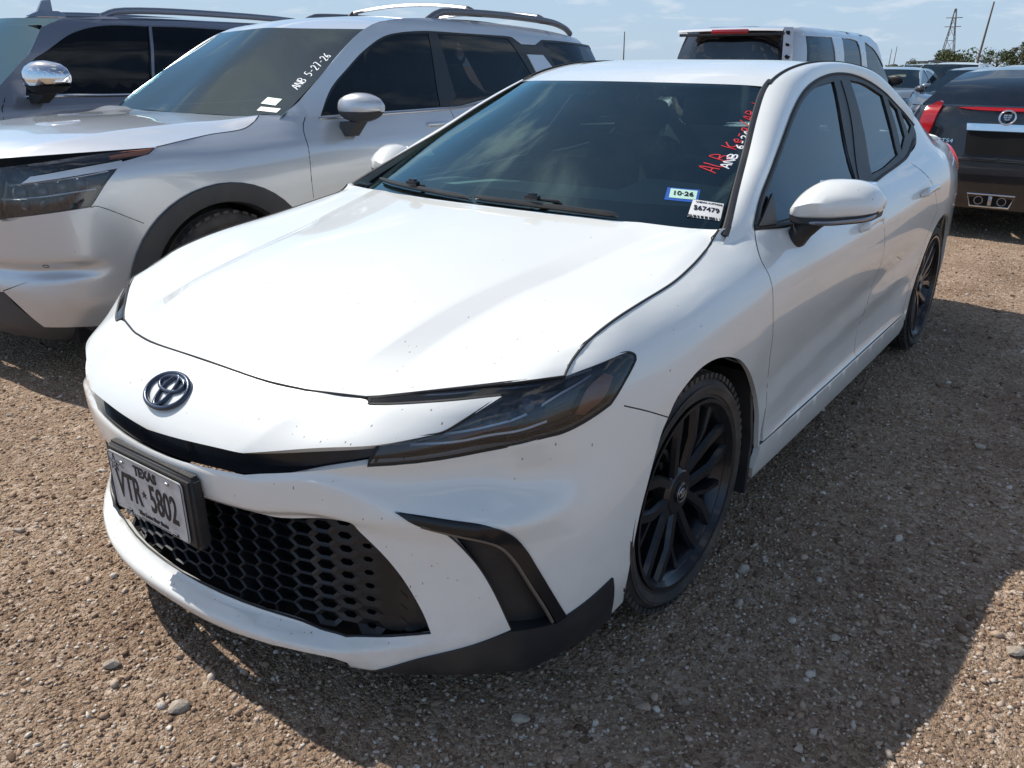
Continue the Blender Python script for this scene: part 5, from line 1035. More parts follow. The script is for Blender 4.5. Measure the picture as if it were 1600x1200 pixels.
    mb=MB(); mb.box((0,wb/2,.32),(hw*1.5,wb+.8,.16)); mb.box((0,-.3,.5),(hw*1.1,.8,.45)); mb.box((0,wb*.62,(zb-.12)/2+.2),(hw*1.4,wb*.7,.4)); mb.build('underbody',void,c,None)
    return c,g
# ---- dark grey SUV behind the silver one
pd=dict(d=(.95,3.0,1.05,1.0,1.12,1.20,1.20,1.76),y=(.52,1.20,3.7,4.0,1.20),suv=1,sz=1,wr=.38,wsg=wsglass,win=[[(2.5014,1.3959),(2.6595,1.4898),(2.8249,1.5830),(2.9332,1.6253),(3.0850,1.6614),(3.2788,1.6778),(3.5158,1.6775,1),(3.3432,1.1830,1),(2.9374,1.1911),(2.3889,1.1898,1)],[(3.5436,1.6785,1),(3.9037,1.6821)]+[(4.7,1.665,1),(4.7,1.21,1)]+[(3.3617,1.1780,1)]])
gen_car('dark_suv','dark grey full-size SUV with chrome mirrors and privacy glass, at the far left','suv',(-5.55,.25,0),0,PD,pd,darkgrey,doors=([(.60,1.19),(.53,1.03),(.56,.4)],[(1.86,1.68),(1.70,1.18),(1.72,.35)]),glass=dkglass)
dsu=bpy.data.objects['dark_suv']
mb=MB(); seam(mb,PD,[(2.3763,1.1819),(2.6751,1.1878),(2.9325,1.1824),(3.3404,1.1784),(3.8401,1.1585)],.012,-.006,flat=.5); mb.build('belt_moulding',chrome,dsu,None)
mb=MB(); P=[(.60,1.55,1.735),(.60,1.75,1.785),(.60,2.4,1.80),(.60,3.4,1.78),(.60,3.8,1.70)]; mb.tube(crom(P,4),.018,8,flat=1.4); mb.build('roof_rail',darkgrey,dsu,50); 
mb=MB(); mb.tube([(-p[0],p[1],p[2]) for p in crom(P,4)],.018,8,flat=1.4); mb.build('roof_rail',darkgrey,dsu,50)
# roof aerial: low base with an upright fin
mb=MB(); mb.loft([[(-.30,1.42,1.755),(-.26,1.42,1.755),(-.26,1.42,1.765),(-.30,1.42,1.765)],[(-.32,1.5,1.755),(-.24,1.5,1.755),(-.25,1.5,1.80),(-.31,1.5,1.80)],[(-.32,1.66,1.76),(-.24,1.66,1.76),(-.25,1.66,1.805),(-.31,1.66,1.805)],[(-.30,1.72,1.76),(-.26,1.72,1.76),(-.265,1.72,1.785),(-.295,1.72,1.785)]],closed=True,cap=True)
mb.loft([[(-.295,1.50,1.80),(-.265,1.50,1.80),(-.265,1.62,1.80),(-.295,1.62,1.80)],[(-.29,1.55,1.88),(-.27,1.55,1.88),(-.27,1.62,1.89),(-.29,1.62,1.89)]],closed=True,cap=True); mb.build('aerial',darkgrey,dsu,30)
for o in list(dsu.children):
    if o.name.startswith('door_mirror'): 
        for ch in list(o.children): bpy.data.objects.remove(ch)
        bpy.data.objects.remove(o)
for sx in(1,-1): gen_mirror(dsu,.98,.78,1.31,.33,.235,.20,chrome,plastic,sx=sx,arm=.05,split=.28)
# ---- fleet-silver SUV seen from behind, beyond the sedan's roof
#WRAPS-BEGIN
PW=gwrap(.95,2.87,1.0,.93,1.05,1.10,1.20,1.84,tum=.24,yc=.2)
POSE_PW=((-2.25,11.17,0),math.pi)
PC=gwrap(.90,2.88,1.0,.94,.85,.98,1.0,1.42,tum=.30,suvb=False,zd=1.10)
POSE_PC=((.67,10.33,0),math.pi)
#WRAPS-END
g=lambda y,z:py(PW,y,z)

pw=dict(d=(.95,2.87,1.0,.93,1.05,1.12,1.20,1.84),y=(.05,.85,3.68,3.80,1.25),suv=1,wr=.37,rgl=blackglass,mt=plastic,bulge=.0,win=[[(3.42,1.725,1),(2.56,1.735,1),(2.50,1.24,1),(3.50,1.24,1)],[(2.18,1.70),(2.10,1.735),(1.68,1.73),(1.50,1.66),(1.40,1.24,1),(2.20,1.22,1)],[(1.25,1.68),(1.05,1.68),(.80,1.62),(.45,1.45),(.16,1.26),(.20,1.20),(1.15,1.20,1)]])
wc,_=gen_car('silver_suv','pale SUV seen from behind above the white sedan\'s roof, with torn tape on one corner','suv',(-2.25,11.17,0),PI,PW,pw,fleet,doors=([(1.40,1.76),(1.28,1.2),(1.28,.4)],[(2.40,1.76),(2.36,1.2),(2.30,.5)]))
mb=MB(); mb.loft([[(x*.98,3.68,1.82-.03*x*x) for x in np.linspace(-.60,.60,9)],[(x,3.80,1.80-.03*x*x) for x in np.linspace(-.60,.60,9)],[(x,3.83,1.775-.03*x*x) for x in np.linspace(-.60,.60,9)],[(x*.98,3.70,1.77-.03*x*x) for x in np.linspace(-.60,.60,9)]],closed=False); mb.build('roof_spoiler',fleet,wc,30)
mb=MB(); mb.box((-.02,3.835,1.765),(.42,.02,.045),bev=.008); mb.build('high_brake_light',redlens,wc)
mb=MB(); mb.box((-.02,3.81,1.735),(1.2,.03,.03),bev=.008); mb.build('spoiler_edge',plastic,wc)
rn=random.Random(5); tapem=mat('torn_tape',(.62,.63,.66),.5); mb=MB(); mb.loft([[(-.68,3.74,1.80),(-.60,3.80,1.80)],[(-.80,3.95,1.22),(-.70,4.00,1.22)]]); tp=mb.build('corner_tape',tapem,wc,None)
mb=MB()
for k in range(5):
    t=.1+k*.2; c=Vector((-.64-.11*t,3.785+.2*t,1.80-.58*t)); mb.add([c+Vector((a*(.02+.02*rn.random()),.0,b*(.012+.012*rn.random()))) for a,b in((1,0),(.5,1),(-.6,.8),(-1,0),(-.5,-1),(.6,-.8))],[tuple(range(6))])
mb.build('tape_hole',void,tp,None)
# ---- black coupe, tail towards the camera
pc=dict(d=(.90,2.88,1.0,.94,.85,.98,1.0,1.42),y=(.55,1.35,2.35,3.35,1.10),wr=.35,bulge=.035,win=[[(.75,1.0),(1.5,1.31),(2.2,1.31),(2.9,1.12),(2.5,1.02),(1.6,.99)]])
cc,_=gen_car('black_coupe','black coupe with red tail lights and round chrome badge, its tail towards the camera','car',(.67,10.33,0),PI,PC,pc,blackpaint,doors=([(2.1,1.0),(2.15,.4)],),rim=rimm)

for sx in(1,-1):
    t=panel('tail_light',PC,[(5.4374,1.0901,1),(5.5516,1.1421,1),(5.5749,1.1161),(5.5546,0.9714,1),(5.5274,0.8506,1),(5.4175,0.9648,1)],redlens,cc,off=-.02,fl=.03,sx=sx)
Lc=PC.L
panel('centre_brake_light',PC,[(Lc-.42,1.098),(Lc-.30,1.112),(Lc,1.118),(-Lc+.30,1.112),(-Lc+.42,1.098),(-Lc+.30,1.088),(Lc,1.080),(Lc-.30,1.088)][:4] and [(Lc-.42,1.092,1),(Lc-.25,1.100),(Lc,1.1,1),(Lc,1.072,1),(Lc-.25,1.078)],redlens,cc,off=-.012,fl=.01)
panel('centre_brake_light',PC,[(Lc-.42,1.092,1),(Lc-.25,1.100),(Lc,1.1,1),(Lc,1.072,1),(Lc-.25,1.078)],redlens,cc,off=-.012,fl=.01,sx=-1)
for sx in(1,-1):
    panel('chrome_bar',PC,[(Lc-.30,.968,1),(Lc,.968,1),(Lc,.912,1),(Lc-.29,.912,1)],chrome,cc,off=-.014,fl=.02,sx=sx)
    panel('plate_recess',PC,[(Lc-.29,.905,1),(Lc,.905,1),(Lc,.715,1),(Lc-.27,.715,1)],void,cc,off=-.003,fl=.0,sx=sx)
mb=MB(); P=[]
for sx in(1,-1): mb.tube([(-sx*.0+sx*u*1.0,PC.pt(np.array(Lc-abs(u)),np.array(.665))[1]+.004,.665) for u in np.linspace(.0,.82,10)],.004,5)
mb.build('bumper_gap',rubber2,cc,None)
yb=float(PC.pt(np.array(Lc),np.array(1.02))[1])
mb=MB(); EM=frame((0,yb+.012,1.022),(-1,0,0),(0,1,.25))
mb.tube([EM@Vector((.060*math.cos(t),.057*math.sin(t),0)) for t in np.linspace(0,2*PI,28,endpoint=False)],.009,8,closed=True)
bd=mb.build('badge',chrome,cc,50)
mb=MB(); sh=[(-.030,.024),(.030,.024),(.030,0),(.018,-.020),(0,-.030),(-.018,-.020),(-.030,0)]; mb.prism(sh,lambda p:EM@Vector((*p,-.002)),lambda p:EM@Vector((*p,.006))); mb.build('badge_shield',satin,bd,None)
mb=MB()
for y_ in(.008,-.008): mb.tube([EM@Vector((-.026,y_,.007)),EM@Vector((.026,y_,.007))],.002,4)
mb.tube([EM@Vector((0,.024,.007)),EM@Vector((0,-.028,.007))],.002,4); mb.build('badge_lines',ink,bd,None)
q=PC.pt(np.array(5.68),np.array(.815),-.004); n=PC.nrm(np.array(5.68),np.array(.815)); text('model_letters','CTS4',.055,chrome,cc,frame(q,(-1,.25,0),n),(1.15,.8),ext=.002)
yy=float(PC.pt(np.array(Lc),np.array(.33))[1])
mb=MB(); ex=[(-.185,.052),(.185,.052),(.150,-.052),(-.150,-.052)]; mb.tube([(x,yy+.012,.335+z-.018*(1 if z>0 else 0)*(1-abs(x)/.185)) for x,z in ex for _ in(0,)],.008,8,closed=True); eo=mb.build('exhaust_surround',chrome,cc,40)
mb=MB(); mb.prism(ex,lambda p:Vector((p[0]*.97,yy+.002,.335+p[1]*.95)),lambda p:Vector((p[0]*.97,yy+.006,.335+p[1]*.95))); mb.build('exhaust_opening',void,eo,None)
mb=MB(); mb.box((0,yy+.012,.335),(.03,.012,.08),bev=.004)
for x in(-.09,.09): mb.lathe([(yy-.06,.034),(yy+.008,.036),(yy+.008,.030),(yy-.06,.028)],20,'y',(x,0,.332))
mb.build('tailpipe',satin,eo,40)

# ================================================ FARTHER VEHICLES
#WRAPS-BEGIN
PF=gwrap(.90,2.75,1.0,.90,.78,.98,.98,1.43,tum=.30,suvb=False,zd=1.05)
PG=gwrap(.90,2.75,.95,.92,1.0,1.08,1.08,1.56,tum=.26)
#WRAPS-END
pf=dict(d=(.90,2.75,1.0,.90,.78,.98,.98,1.43),y=(.45,1.25,2.5,3.2,1.05),wr=.33,wsg=wsglass,win=[[(.65,.98),(1.35,1.32),(1.7,1.34),(1.7,.98,1)],[(1.78,.98,1),(1.78,1.34),(2.3,1.31),(2.8,1.12),(2.7,1.0)]])
pg=dict(d=(.90,2.75,.95,.92,1.0,1.08,1.08,1.56),y=(.50,1.10,3.3,3.62,1.10),suv=1,wr=.35,wsg=wsglass,win=[[(.75,1.10),(1.2,1.40),(1.7,1.46),(1.7,1.09,1)],[(1.78,1.09,1),(1.78,1.46),(2.5,1.46),(2.6,1.10)],[(2.7,1.12),(2.65,1.44),(3.2,1.40),(3.35,1.14)]])
def face(c,w,hz,gz0,gz1,glow,chromed=True,dark=False):
    for sx in(1,-1):
        panel('headlight',w,[(.50,hz,1),(.78,hz+.03),(1.02,hz+.045,1),(1.0,hz-.07),(.55,hz-.09,1)],lens if not dark else lampblack,c,off=-.008,fl=.02,sx=sx)
        panel('lamp_bowl',w,[(.50,hz,1),(.78,hz+.03),(1.02,hz+.045,1),(1.0,hz-.07),(.55,hz-.09,1)],satin,c,off=.004,fl=0,sx=sx)
    panel('grille',w,sym([(0,gz1),(.44,gz1,1),(.38,gz0,1),(0,gz0)]),grillm,c,off=-.004,fl=.01)
    panel('lower_grille',w,sym([(0,.42),(.55,.40,1),(.50,.28,1),(0,.27)]),grillm,c,off=-.004,fl=.01)
    if chromed:
        mb=MB(); seam(mb,w,[(-.44,gz1),(0,gz1+.01),(.44,gz1)],.012,-.006); seam(mb,w,[(-.40,(gz0+gz1)/2),(0,(gz0+gz1)/2),(.40,(gz0+gz1)/2)],.008,-.006); mb.build('grille_bar',chrome,c,40)
def paint2(n,c,metal=.2): return paint(n,c,metal=metal,rough=.35,amt=.4,specks=.1)
pcol=dict(dark=paint2('slate_paint',(.03,.034,.045)),beige=paint2('cream_paint',(.62,.57,.46),0),white=paint2('plain_white_paint',(.74,.75,.75),0),blue=paint2('grey_blue_paint',(.22,.26,.30),.4),gun=paint2('gunmetal_paint',(.05,.055,.06)))
def far(kind,name,label,cat,x,y,col,rz=0.):
    w,p=(PF,pf) if kind=='s' else (PG,pg)
    c,_=gen_car(name,label,cat,(x,y,0),rz,w,p,pcol[col],group='cars parked in the rows beyond',glass=dkglass,lite=True)
    if abs(rz)<1: face(c,w,.66 if kind=='s' else .84,.50 if kind=='s' else .62,.64 if kind=='s' else .84,0)
    else:
        for sx in(1,-1): panel('tail_light',w,[(w.L-.85,.95,1),(w.L-.50,.93,1),(w.L-.50,.80,1),(w.L-.85,.78,1)],redlens,c,off=-.008,fl=.02,sx=sx)
    return c
far('s','dark_sedan','dark sedan facing the camera, just above the left tail light of the black coupe','car',-1.30,16.3,'dark')
c=far('g','cream_suv','cream-white SUV with roof rack behind the dark sedan','suv',-2.95,22.5,'beige')
for sx in(1,-1):
    mb=MB(); mb.tube(crom([(sx*.60,1.2,1.55),(sx*.60,1.4,1.60),(sx*.60,2.8,1.60),(sx*.60,3.1,1.54)],3),.02,6); mb.build('roof_rail',plastic,c,40)
far('s','grey_blue_hatchback','pale grey-blue car in shade by the black mirror of the rear-facing SUV','car',-3.70,19.6,'blue')
c=far('g','white_suv','white SUV with black roof rack, in the row behind the grey-blue car','suv',-4.9,29.0,'white')
for y in(1.5,2.6):
    mb=MB(); mb.tube([(x,y,1.63-.03*x*x) for x in np.linspace(-.72,.72,9)],.022,6); mb.build('cross_bar',plastic,c,40)
far('g','gunmetal_suv','low dark SUV whose roof shows above the black coupe at the right edge','suv',-1.0,26.0,'gun')
far('g','dark_suv','second dark SUV farther back between the cream SUV and the trees','suv',-3.2,38.0,'dark')
far('s','white_sedan','distant white sedan in the farthest row','car',-6.6,37.0,'white')
# ---- poles, pylon, trees on the horizon
wood=mat('weathered_pole',(.10,.085,.07),.9,noise=(3,(.16,.14,.12),.4,.7)); steel=mat('pylon_steel',(.16,.17,.18),.6,metal=.4)
def pole(name,p,h,lean,r,label,cat,arm=True):
    mb=MB(); b=Vector((p[0],p[1],0)); t=b+Vector((lean,0,h)); mb.tube([b,b*.5+t*.5,t],[r,r*.85,r*.6],8); o=mb.build(name,wood,None,50)
    if arm: 
        m=MB(); m.box(t+Vector((0,0,-.5)),(1.8,.12,.12)); 
        for k in(-.8,.8): m.lathe([(h-.45,.05),(h-.25,.09),(h-.2,.02)],8,'z',(t.x+k,t.y,0))
        m.build('cross_arm',wood,o,None)
    return tag(o,label,cat)
p=[(-20.9864,140.0000,1.5734)][0]; pole('utility_pole',p,10.2,.85,.17,'tall slanting wooden pole rising above the black coupe','pole',arm=False)
p=[(-38.9547,70.0000,1.4274)][0]; pole('utility_pole',p,4.4,-.05,.07,'thin pole standing on the horizon left of the rear-facing SUV','pole',arm=False)
p=[(-61.9197,260.0000,1.9243)][0]; pole('utility_pole',p,6.5,.2,.12,'small thin pole by the rear-facing SUV\'s mirror, the left of two','pole',arm=False)
p=[(-60.7360,260.0000,1.9304)][0]; pole('utility_pole',p,7.2,.3,.12,'small thin pole by the rear-facing SUV\'s mirror, the right of two','pole',arm=False)
p=[(-95.9319,520.0000,1.9481)][0]; px_,py_=p[0],p[1]; mb=MB(); H=31.
lev=[(0,4.2),(.25,3.2),(.5,2.2),(.7,1.3),(.85,.9),(1,.35)]
R=[[Vector((px_+sx*w_*.9,py_+sy_*w_*.9,H*t)) for sx,sy_ in((1,1),(-1,1),(-1,-1),(1,-1))] for t,w_ in lev]
for k in range(4):
    mb.tube([r[k] for r in R],.22,4)
    for i in range(len(R)-1): mb.tube([R[i][k],R[i+1][(k+1)%4]],.12,3); mb.tube([R[i+1][k],R[i+1][(k+1)%4]],.12,3)
for t in(.72,.86): mb.tube([Vector((px_-4,py_,H*t)),Vector((px_+4,py_,H*t))],.2,4)
tag(mb.build('pylon',steel,None,None),'steel lattice power pylon on the horizon','pylon')
leafm=mat('leaves',(.055,.085,.035),.8,noise=(.9,(.10,.115,.05),.35,.7)); leafm2=mat('dry_leaves',(.12,.11,.06),.8,noise=(.9,(.07,.085,.04),.35,.7)); bark=mat('bark',(.09,.07,.055),.9)
def tree(x,y,h,w,seed,label,lm=None,n=1500):
    rn=np.random.RandomState(seed); t=empty('tree',(x,y,0),0,label,'tree','trees along the horizon')
    mb=MB(); mb.tube([(0,0,0),(w*.02,0,h*.3),(-w*.02,0,h*.65)],[h*.035,h*.026,h*.012],7)
    bl=[]
    for k in range(7):
        a=rn.rand()*6.28; r=w*.5*(.35+.5*rn.rand()); z=h*(.42+.45*rn.rand()); e=Vector((r*math.cos(a),r*math.sin(a),z)); mb.tube([(0,0,h*.28),tuple(e*.5+Vector((0,0,h*.18))),tuple(e)],[h*.016,h*.010,h*.004],5); bl.append((e.x,e.y,e.z,w*(.16+.14*rn.rand())))
    mb.build('trunk',bark,t,50)
    bl+= [((rn.rand()-.5)*w*.7,(rn.rand()-.5)*w*.7,h*(.45+.45*rn.rand()),w*(.10+.16*rn.rand())) for _ in range(9)]
    V=[];F=[]
    for i in range(n):
        b=bl[rn.randint(len(bl))]; d=rn.randn(3); d/=np.linalg.norm(d); p=np.array(b[:3])+d*b[3]*(.55+.5*rn.rand())*np.array([1,1,.75])
        a=rn.randn(3); a/=np.linalg.norm(a); c=np.cross(a,rn.randn(3)); c/=np.linalg.norm(c); s=w*.030*(.6+.8*rn.rand()); k=len(V)
        V+=[p-a*s,p-c*s*.6,p+a*s,p+c*s*.6]; F.append((k,k+1,k+2,k+3))
    mesh('crown',V,F,lm or leafm,t,None); return t
for i,(px,yd,h,w,lab,dry) in enumerate([(([(-33.7891,250.0000,1.7343)]),0,6.6,7.5,'broad dark tree, tallest of the clump above the black coupe\'s roof',0),(([(-30.5314,250.0000,1.7535)]),0,6.2,6.0,'round tree in the middle of the clump above the black coupe\'s roof',0),(([(-28.0212,250.0000,1.7683)]),0,7.4,7.0,'olive-brown tree at the right edge of the picture',1),
  (([(-51.1676,300.0000,1.7392)]),0,6.2,14.0,'wide low tree to the right of the pylon',0),(([(-57.1597,300.0000,1.7039)]),0,5.0,5.0,'small dark bush-like tree to the left of the pylon',0),(([(-64.4462,300.0000,1.6609)]),0,4.2,5.0,'small tree above the white SUV with the roof rack',0),(([(-61.4294,300.0000,1.6787)]),0,3.6,4.0,'lowest tree between the pylon and the white SUV',0),(([(-24.8628,250.0000,1.7869)]),0,8.0,9.0,'large tree just beyond the right edge of the picture',0)]):
    tree(px[0][0],px[0][1],h,w,11+i,lab,leafm2 if dry else None)
# low scrub running along the horizon
rn=np.random.RandomState(2); V=[];F=[]
a0,a1=[(-80.5793,330.0000,1.6302)][0],[(-22.7670,330.0000,1.9713)][0]
for i in range(9000):
    t=rn.rand(); p=np.array(a0)*(1-t)+np.array(a1)*t; hh=1.6+1.1*math.sin(t*40)+.8*math.sin(t*91+1); p=p+np.array([0,rn.rand()*18,0]); p[2]=abs(rn.rand())*max(.5,hh)
    a=rn.randn(3); a/=np.linalg.norm(a); c=np.cross(a,rn.randn(3)); c/=np.linalg.norm(c); s=.35*(.6+.8*rn.rand()); k=len(V); V+=[p-a*s,p-c*s*.7,p+a*s,p+c*s*.7]; F.append((k,k+1,k+2,k+3))
tag(mesh('scrub',V,F,leafm2,None,None),kind='stuff')

# ================================================ GROUND
def vnoise(x,y,sc,seed):
    r=np.random.RandomState(seed); T=r.rand(64,64); u=x*sc; v=y*sc; i=np.floor(u).astype(int); j=np.floor(v).astype(int); f=u-i; g=v-j; f=f*f*(3-2*f); g=g*g*(3-2*g)
    t=lambda a,b:T[a%64,b%64]
    return (t(i,j)*(1-f)+t(i+1,j)*f)*(1-g)+(t(i,j+1)*(1-f)+t(i+1,j+1)*f)*g-.5
def gz(x,y):
    near=np.clip(1-(np.hypot(x,y-2)-9)/8,0,1)
    return near*(.020*vnoise(x,y,1.1,1)+.010*vnoise(x,y,3.3,2)+.006*vnoise(x,y,9,3)+.004*vnoise(x,y,21,4))-.004
ge=lambda lo,a,b,hi,st,n: np.concatenate([lo-(lo-a)*0+0*np.arange(0),]) 
def axis(a,b,st,far):
    c=np.arange(a,b,st); k=np.cumsum(st*1.16**np.arange(1,200)); k=k[k<far]; return np.concatenate([(a-k)[::-1],c,b+k])
xs=axis(-4.2,3.2,.022,1400); ys=axis(-2.0,5.5,.022,1600)
X,Y=np.meshgrid(xs,ys,indexing='ij'); Z=gz(X,Y); nx,ny=X.shape
me=bpy.data.meshes.new('ground'); me.vertices.add(nx*ny); me.vertices.foreach_set('co',np.stack([X,Y,Z],-1).ravel())
I=np.arange((nx-1)*(ny-1)); i=I//(ny-1); j=I%(ny-1); q=np.stack([i*ny+j,(i+1)*ny+j,(i+1)*ny+j+1,i*ny+j+1],1)
me.loops.add(q.size); me.loops.foreach_set('vertex_index',q.ravel()); me.polygons.add(len(q)); me.polygons.foreach_set('loop_start',np.arange(len(q))*4); me.polygons.foreach_set('loop_total',np.full(len(q),4)); me.update(); me.validate(); me.shade_smooth()
gm=bpy.data.materials.new('gravel_ground'); gm.use_nodes=True; t=gm.node_tree; b=t.nodes['Principled BSDF']; b.inputs['Roughness'].default_value=.95; b.inputs['Specular IOR Level'].default_value=.2; L=t.links
def n_(ty,**k):
    n=t.nodes.new(ty)
    for a,v in k.items(): setattr(n,a,v)
    return n
geo=n_('ShaderNodeNewGeometry'); P_=geo.outputs['Position']
warp=n_('ShaderNodeTexNoise'); warp.inputs['Scale'].default_value=30; L.new(P_,warp.inputs['Vector'])
wm=n_('ShaderNodeVectorMath',operation='MULTIPLY_ADD'); wm.inputs[1].default_value=(.012,.012,.012); L.new(warp.outputs['Color'],wm.inputs[0]); L.new(P_,wm.inputs[2])
def vor(s,f='F1'): 
    v=n_('ShaderNodeTexVoronoi'); v.inputs['Scale'].default_value=s; L.new(wm.outputs[0],v.inputs['Vector']); return v
def noi(s,d=6,r=.6):
    v=n_('ShaderNodeTexNoise'); v.inputs['Scale'].default_value=s; v.inputs['Detail'].default_value=d; v.inputs['Roughness'].default_value=r; L.new(P_,v.inputs['Vector']); return v
def ramp(src,stops):
    r=n_('ShaderNodeValToRGB'); e=r.color_ramp.elements
    while len(e)<len(stops): e.new(.5)
    for k,(p,c) in enumerate(stops): e[k].position=p; e[k].color=(*c,1)
    L.new(src,r.inputs[0]); return r
va,vb,vc=vor(62),vor(135),vor(300)
sep=n_('ShaderNodeSeparateColor'); L.new(va.outputs['Color'],sep.inputs[0]); sepb=n_('ShaderNodeSeparateColor'); L.new(vb.outputs['Color'],sepb.inputs[0])
ca=ramp(sep.outputs[0],[(0,(.26,.19,.14)),(.3,(.37,.285,.215)),(.6,(.46,.365,.285)),(.85,(.55,.46,.38)),(1,(.62,.56,.50))])
cb_=ramp(sepb.outputs[1],[(0,(.23,.17,.125)),(.5,(.37,.28,.205)),(1,(.52,.42,.33))])
mx1=n_('ShaderNodeMixRGB'); L.new(cb_.outputs[0],mx1.inputs[1]); L.new(ca.outputs[0],mx1.inputs[2]); big=noi(14,4); rr=n_('ShaderNodeMapRange'); rr.inputs[1].default_value=.42; rr.inputs[2].default_value=.6; L.new(big.outputs[0],rr.inputs[0]); L.new(rr.outputs[0],mx1.inputs[0])
dirt=noi(1.5,9,.7); cd_=ramp(dirt.outputs[0],[(.3,(.74,.62,.54)),(.5,(1.12,1.02,.93)),(.72,(1.38,1.27,1.16))]); mul=n_('ShaderNodeMixRGB',blend_type='MULTIPLY'); mul.inputs[0].default_value=1; L.new(mx1.outputs[0],mul.inputs[1]); L.new(cd_.outputs[0],mul.inputs[2])
# fines between the stones
fin=n_('ShaderNodeMapRange'); fin.inputs[1].default_value=.0; fin.inputs[2].default_value=.02; 
L.new(mul.outputs[0],b.inputs['Base Color'])
h1=n_('ShaderNodeMath',operation='MULTIPLY'); h1.inputs[1].default_value=-1.; L.new(va.outputs['Distance'],h1.inputs[0])
h2=n_('ShaderNodeMath',operation='MULTIPLY_ADD'); h2.inputs[1].default_value=-.55; L.new(vb.outputs['Distance'],h2.inputs[0]); L.new(h1.outputs[0],h2.inputs[2])
h3=n_('ShaderNodeMath',operation='MULTIPLY_ADD'); h3.inputs[1].default_value=-.3; L.new(vc.outputs['Distance'],h3.inputs[0]); L.new(h2.outputs[0],h3.inputs[2])
h4=n_('ShaderNodeMath',operation='MULTIPLY_ADD'); h4.inputs[1].default_value=.9; nn=noi(90,8,.7); L.new(nn.outputs[0],h4.inputs[0]); L.new(h3.outputs[0],h4.inputs[2])
bp=n_('ShaderNodeBump'); bp.inputs['Strength'].default_value=1.; bp.inputs['Distance'].default_value=.015; L.new(h4.outputs[0],bp.inputs['Height']); L.new(bp.outputs[0],b.inputs['Normal'])
me.materials.append(gm); go=bpy.data.objects.new('ground',me); COL.objects.link(go); go['kind']='structure'
# ---- loose stones, real geometry: many small, few large
def stones(name,N,seed,smin,smax,pw,region,mt,fall=2.0):
    r=np.random.RandomState(seed); C=np.array(CP[:2]); pts=[]
    while sum(len(p) for p in pts)<N:
        x=r.uniform(region[0],region[1],N*4); y=r.uniform(region[2],region[3],N*4); d=np.hypot(x-C[0],y-C[1]); pr=np.clip((2.2/d)**fall,0,1)
        # keep to the ground the camera can see
        v=np.stack([x-CP[0],y-CP[1],-CP[2]*np.ones_like(x)],1); zc=v@np.array(dv); sx_=v@np.array(r2)/zc; sy_=v@np.array(u2)/zc
        k=(r.rand(len(x))<pr)&(zc>.3)&(np.abs(sx_)<.68)&(np.abs(sy_)<.52)&~((np.abs(x)<.62)&(y>-.5)&(y<3.6)); pts.append(np.stack([x[k],y[k]],1))
    P=np.concatenate(pts)[:N]
    ph=(1+5**.5)/2; ico=np.array([(-1,ph,0),(1,ph,0),(-1,-ph,0),(1,-ph,0),(0,-1,ph),(0,1,ph),(0,-1,-ph),(0,1,-ph),(ph,0,-1),(ph,0,1),(-ph,0,-1),(-ph,0,1)])/1.9
    F=np.array([(0,11,5),(0,5,1),(0,1,7),(0,7,10),(0,10,11),(1,5,9),(5,11,4),(11,10,2),(10,7,6),(7,1,8),(3,9,4),(3,4,2),(3,2,6),(3,6,8),(3,8,9),(4,9,5),(2,4,11),(6,2,10),(8,6,7),(9,8,1)])
    size=smin*(smax/smin)**(r.rand(N)**pw)/2
    V=ico[None]*(1+.28*r.randn(N,12,1)); V=V*np.stack([1+.35*r.rand(N),.7+.3*r.rand(N),.45+.3*r.rand(N)],1)[:,None]*size[:,None,None]
    a=r.rand(N)*6.283; ca,sa=np.cos(a),np.sin(a); t=.35*r.randn(N); x=V[...,0]*np.cos(t)[:,None]-V[...,2]*np.sin(t)[:,None]; z=V[...,0]*np.sin(t)[:,None]+V[...,2]*np.cos(t)[:,None]; y=V[...,1]
    X_=x*ca[:,None]-y*sa[:,None]+P[:,0:1]; Y_=x*sa[:,None]+y*ca[:,None]+P[:,1:2]; Z_=z+(gz(P[:,0],P[:,1])+size*(.05+.22*r.rand(N)))[:,None]
    V=np.stack([X_,Y_,Z_],-1).reshape(-1,3); Fa=(F[None]+12*np.arange(N)[:,None,None]).reshape(-1,3)
    m=bpy.data.meshes.new(name); m.vertices.add(len(V)); m.vertices.foreach_set('co',V.ravel()); m.loops.add(Fa.size); m.loops.foreach_set('vertex_index',Fa.ravel()); m.polygons.add(len(Fa)); m.polygons.foreach_set('loop_start',np.arange(len(Fa))*3); m.polygons.foreach_set('loop_total',np.full(len(Fa),3)); m.update(); m.materials.append(mt)
    o=bpy.data.objects.new(name,m); COL.objects.link(o); o['kind']='stuff'; return o
sm=bpy.data.materials.new('stone'); sm.use_nodes=True; t=sm.node_tree; b=t.nodes['Principled BSDF']; b.inputs['Roughness'].default_value=.9; b.inputs['Specular IOR Level'].default_value=.25; L=t.links
geo=n_('ShaderNodeNewGeometry'); rc=ramp(geo.outputs['Random Per Island'],[(0,(.13,.085,.06)),(.3,(.30,.20,.14)),(.6,(.42,.30,.215)),(.78,(.52,.41,.32)),(.90,(.60,.51,.43)),(1,(.70,.65,.58))]); P_=geo.outputs['Position']
nz=noi(160,6,.7); cr_=ramp(nz.outputs[0],[(.3,(.7,.68,.66)),(.7,(1.1,1.08,1.05))]); ml=n_('ShaderNodeMixRGB',blend_type='MULTIPLY'); ml.inputs[0].default_value=1; L.new(rc.outputs[0],ml.inputs[1]); L.new(cr_.outputs[0],ml.inputs[2]); L.new(ml.outputs[0],b.inputs['Base Color'])
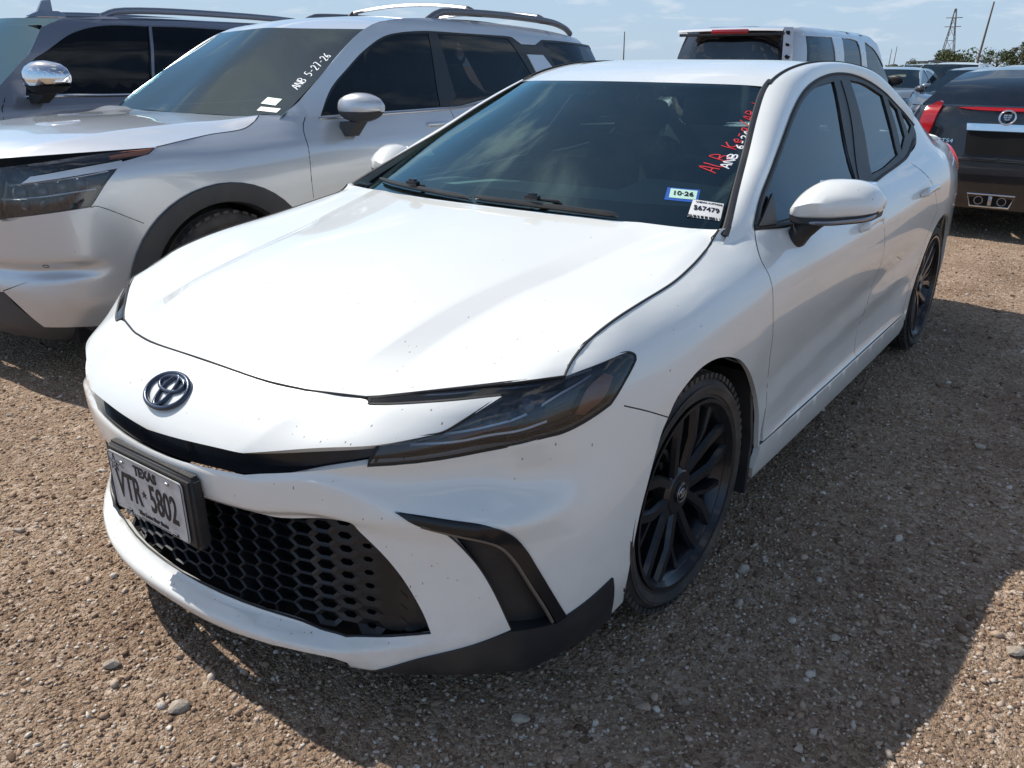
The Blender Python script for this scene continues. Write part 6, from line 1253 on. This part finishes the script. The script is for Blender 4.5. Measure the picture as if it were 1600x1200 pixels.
bp=n_('ShaderNodeBump'); bp.inputs['Distance'].default_value=.002; L.new(nz.outputs[0],bp.inputs['Height']); L.new(bp.outputs[0],b.inputs['Normal'])
stones('gravel',74000,1,.004,.014,1.5,(-5,5,-2.2,9),sm,1.7)
stones('gravel',10500,2,.010,.030,2.6,(-6,6,-2.2,14),sm,1.2)
sm2=mat('picked_stone',(.34,.27,.21),.9,noise=[(60,(.48,.42,.35),.35,.7),(25,(.22,.17,.13),.5,.8)],bump=(220,.5,.003))
# the few big stones one can pick out
big=[([(0.9763,0.2615,0.0000)],.028,'pale grey stone lying alone beside the front wheel'),([(1.6921,0.3261,0.0000)],.034,'cream stone in sunlight at the right edge'),([(1.0361,0.0908,0.0000)],.024,'small dark grey stone just below the front tyre'),([(-0.9571,-0.9488,0.0000)],.022,'dark pebble in sunlight at the left edge'),([(0.8154,-0.6463,0.0000)],.026,'tan stone in the car\'s shadow at the bottom centre'),([(-0.1151,-1.1123,0.0000)],.030,'dark flat stone on the sunlit gravel at bottom left'),([(1.2969,0.1049,-0.0000)],.024,'pinkish stone in the shadow right of the front wheel'),([(1.4024,1.6555,0.0000)],.030,'pale rounded stone in shadow near the right edge'),([(0.1484,-1.0934,-0.0000)],.032,'long tan stone near the bottom left corner')]
for i,(p,s,lab) in enumerate(big):
    bm=bmesh.new(); bmesh.ops.create_icosphere(bm,subdivisions=2,radius=1); s=s*.62; r=random.Random(40+i)
    k=[Vector((r.uniform(-1,1),r.uniform(-1,1),r.uniform(-1,1))).normalized() for _ in range(8)]
    for v in bm.verts:
        c0=v.co.normalized(); v.co=c0*min(.78/max(.05,c0.dot(q)) if c0.dot(q)>.3 else 1.25 for q in k)*(1+r.uniform(-.03,.03))
        v.co=Vector((v.co.x*1.2,v.co.y*.85,v.co.z*.62))*s
    x,y,_z=p[0]; z=float(gz(np.array(x),np.array(y)))
    m=bpy.data.meshes.new('stone'); bm.to_mesh(m); bm.free(); m.materials.append(sm2); o=bpy.data.objects.new('stone',m); COL.objects.link(o); o.location=(x,y,z+s*.35); o.rotation_euler=(0,0,r.uniform(0,6)); tag(o,lab,'stone','larger stones on the gravel')
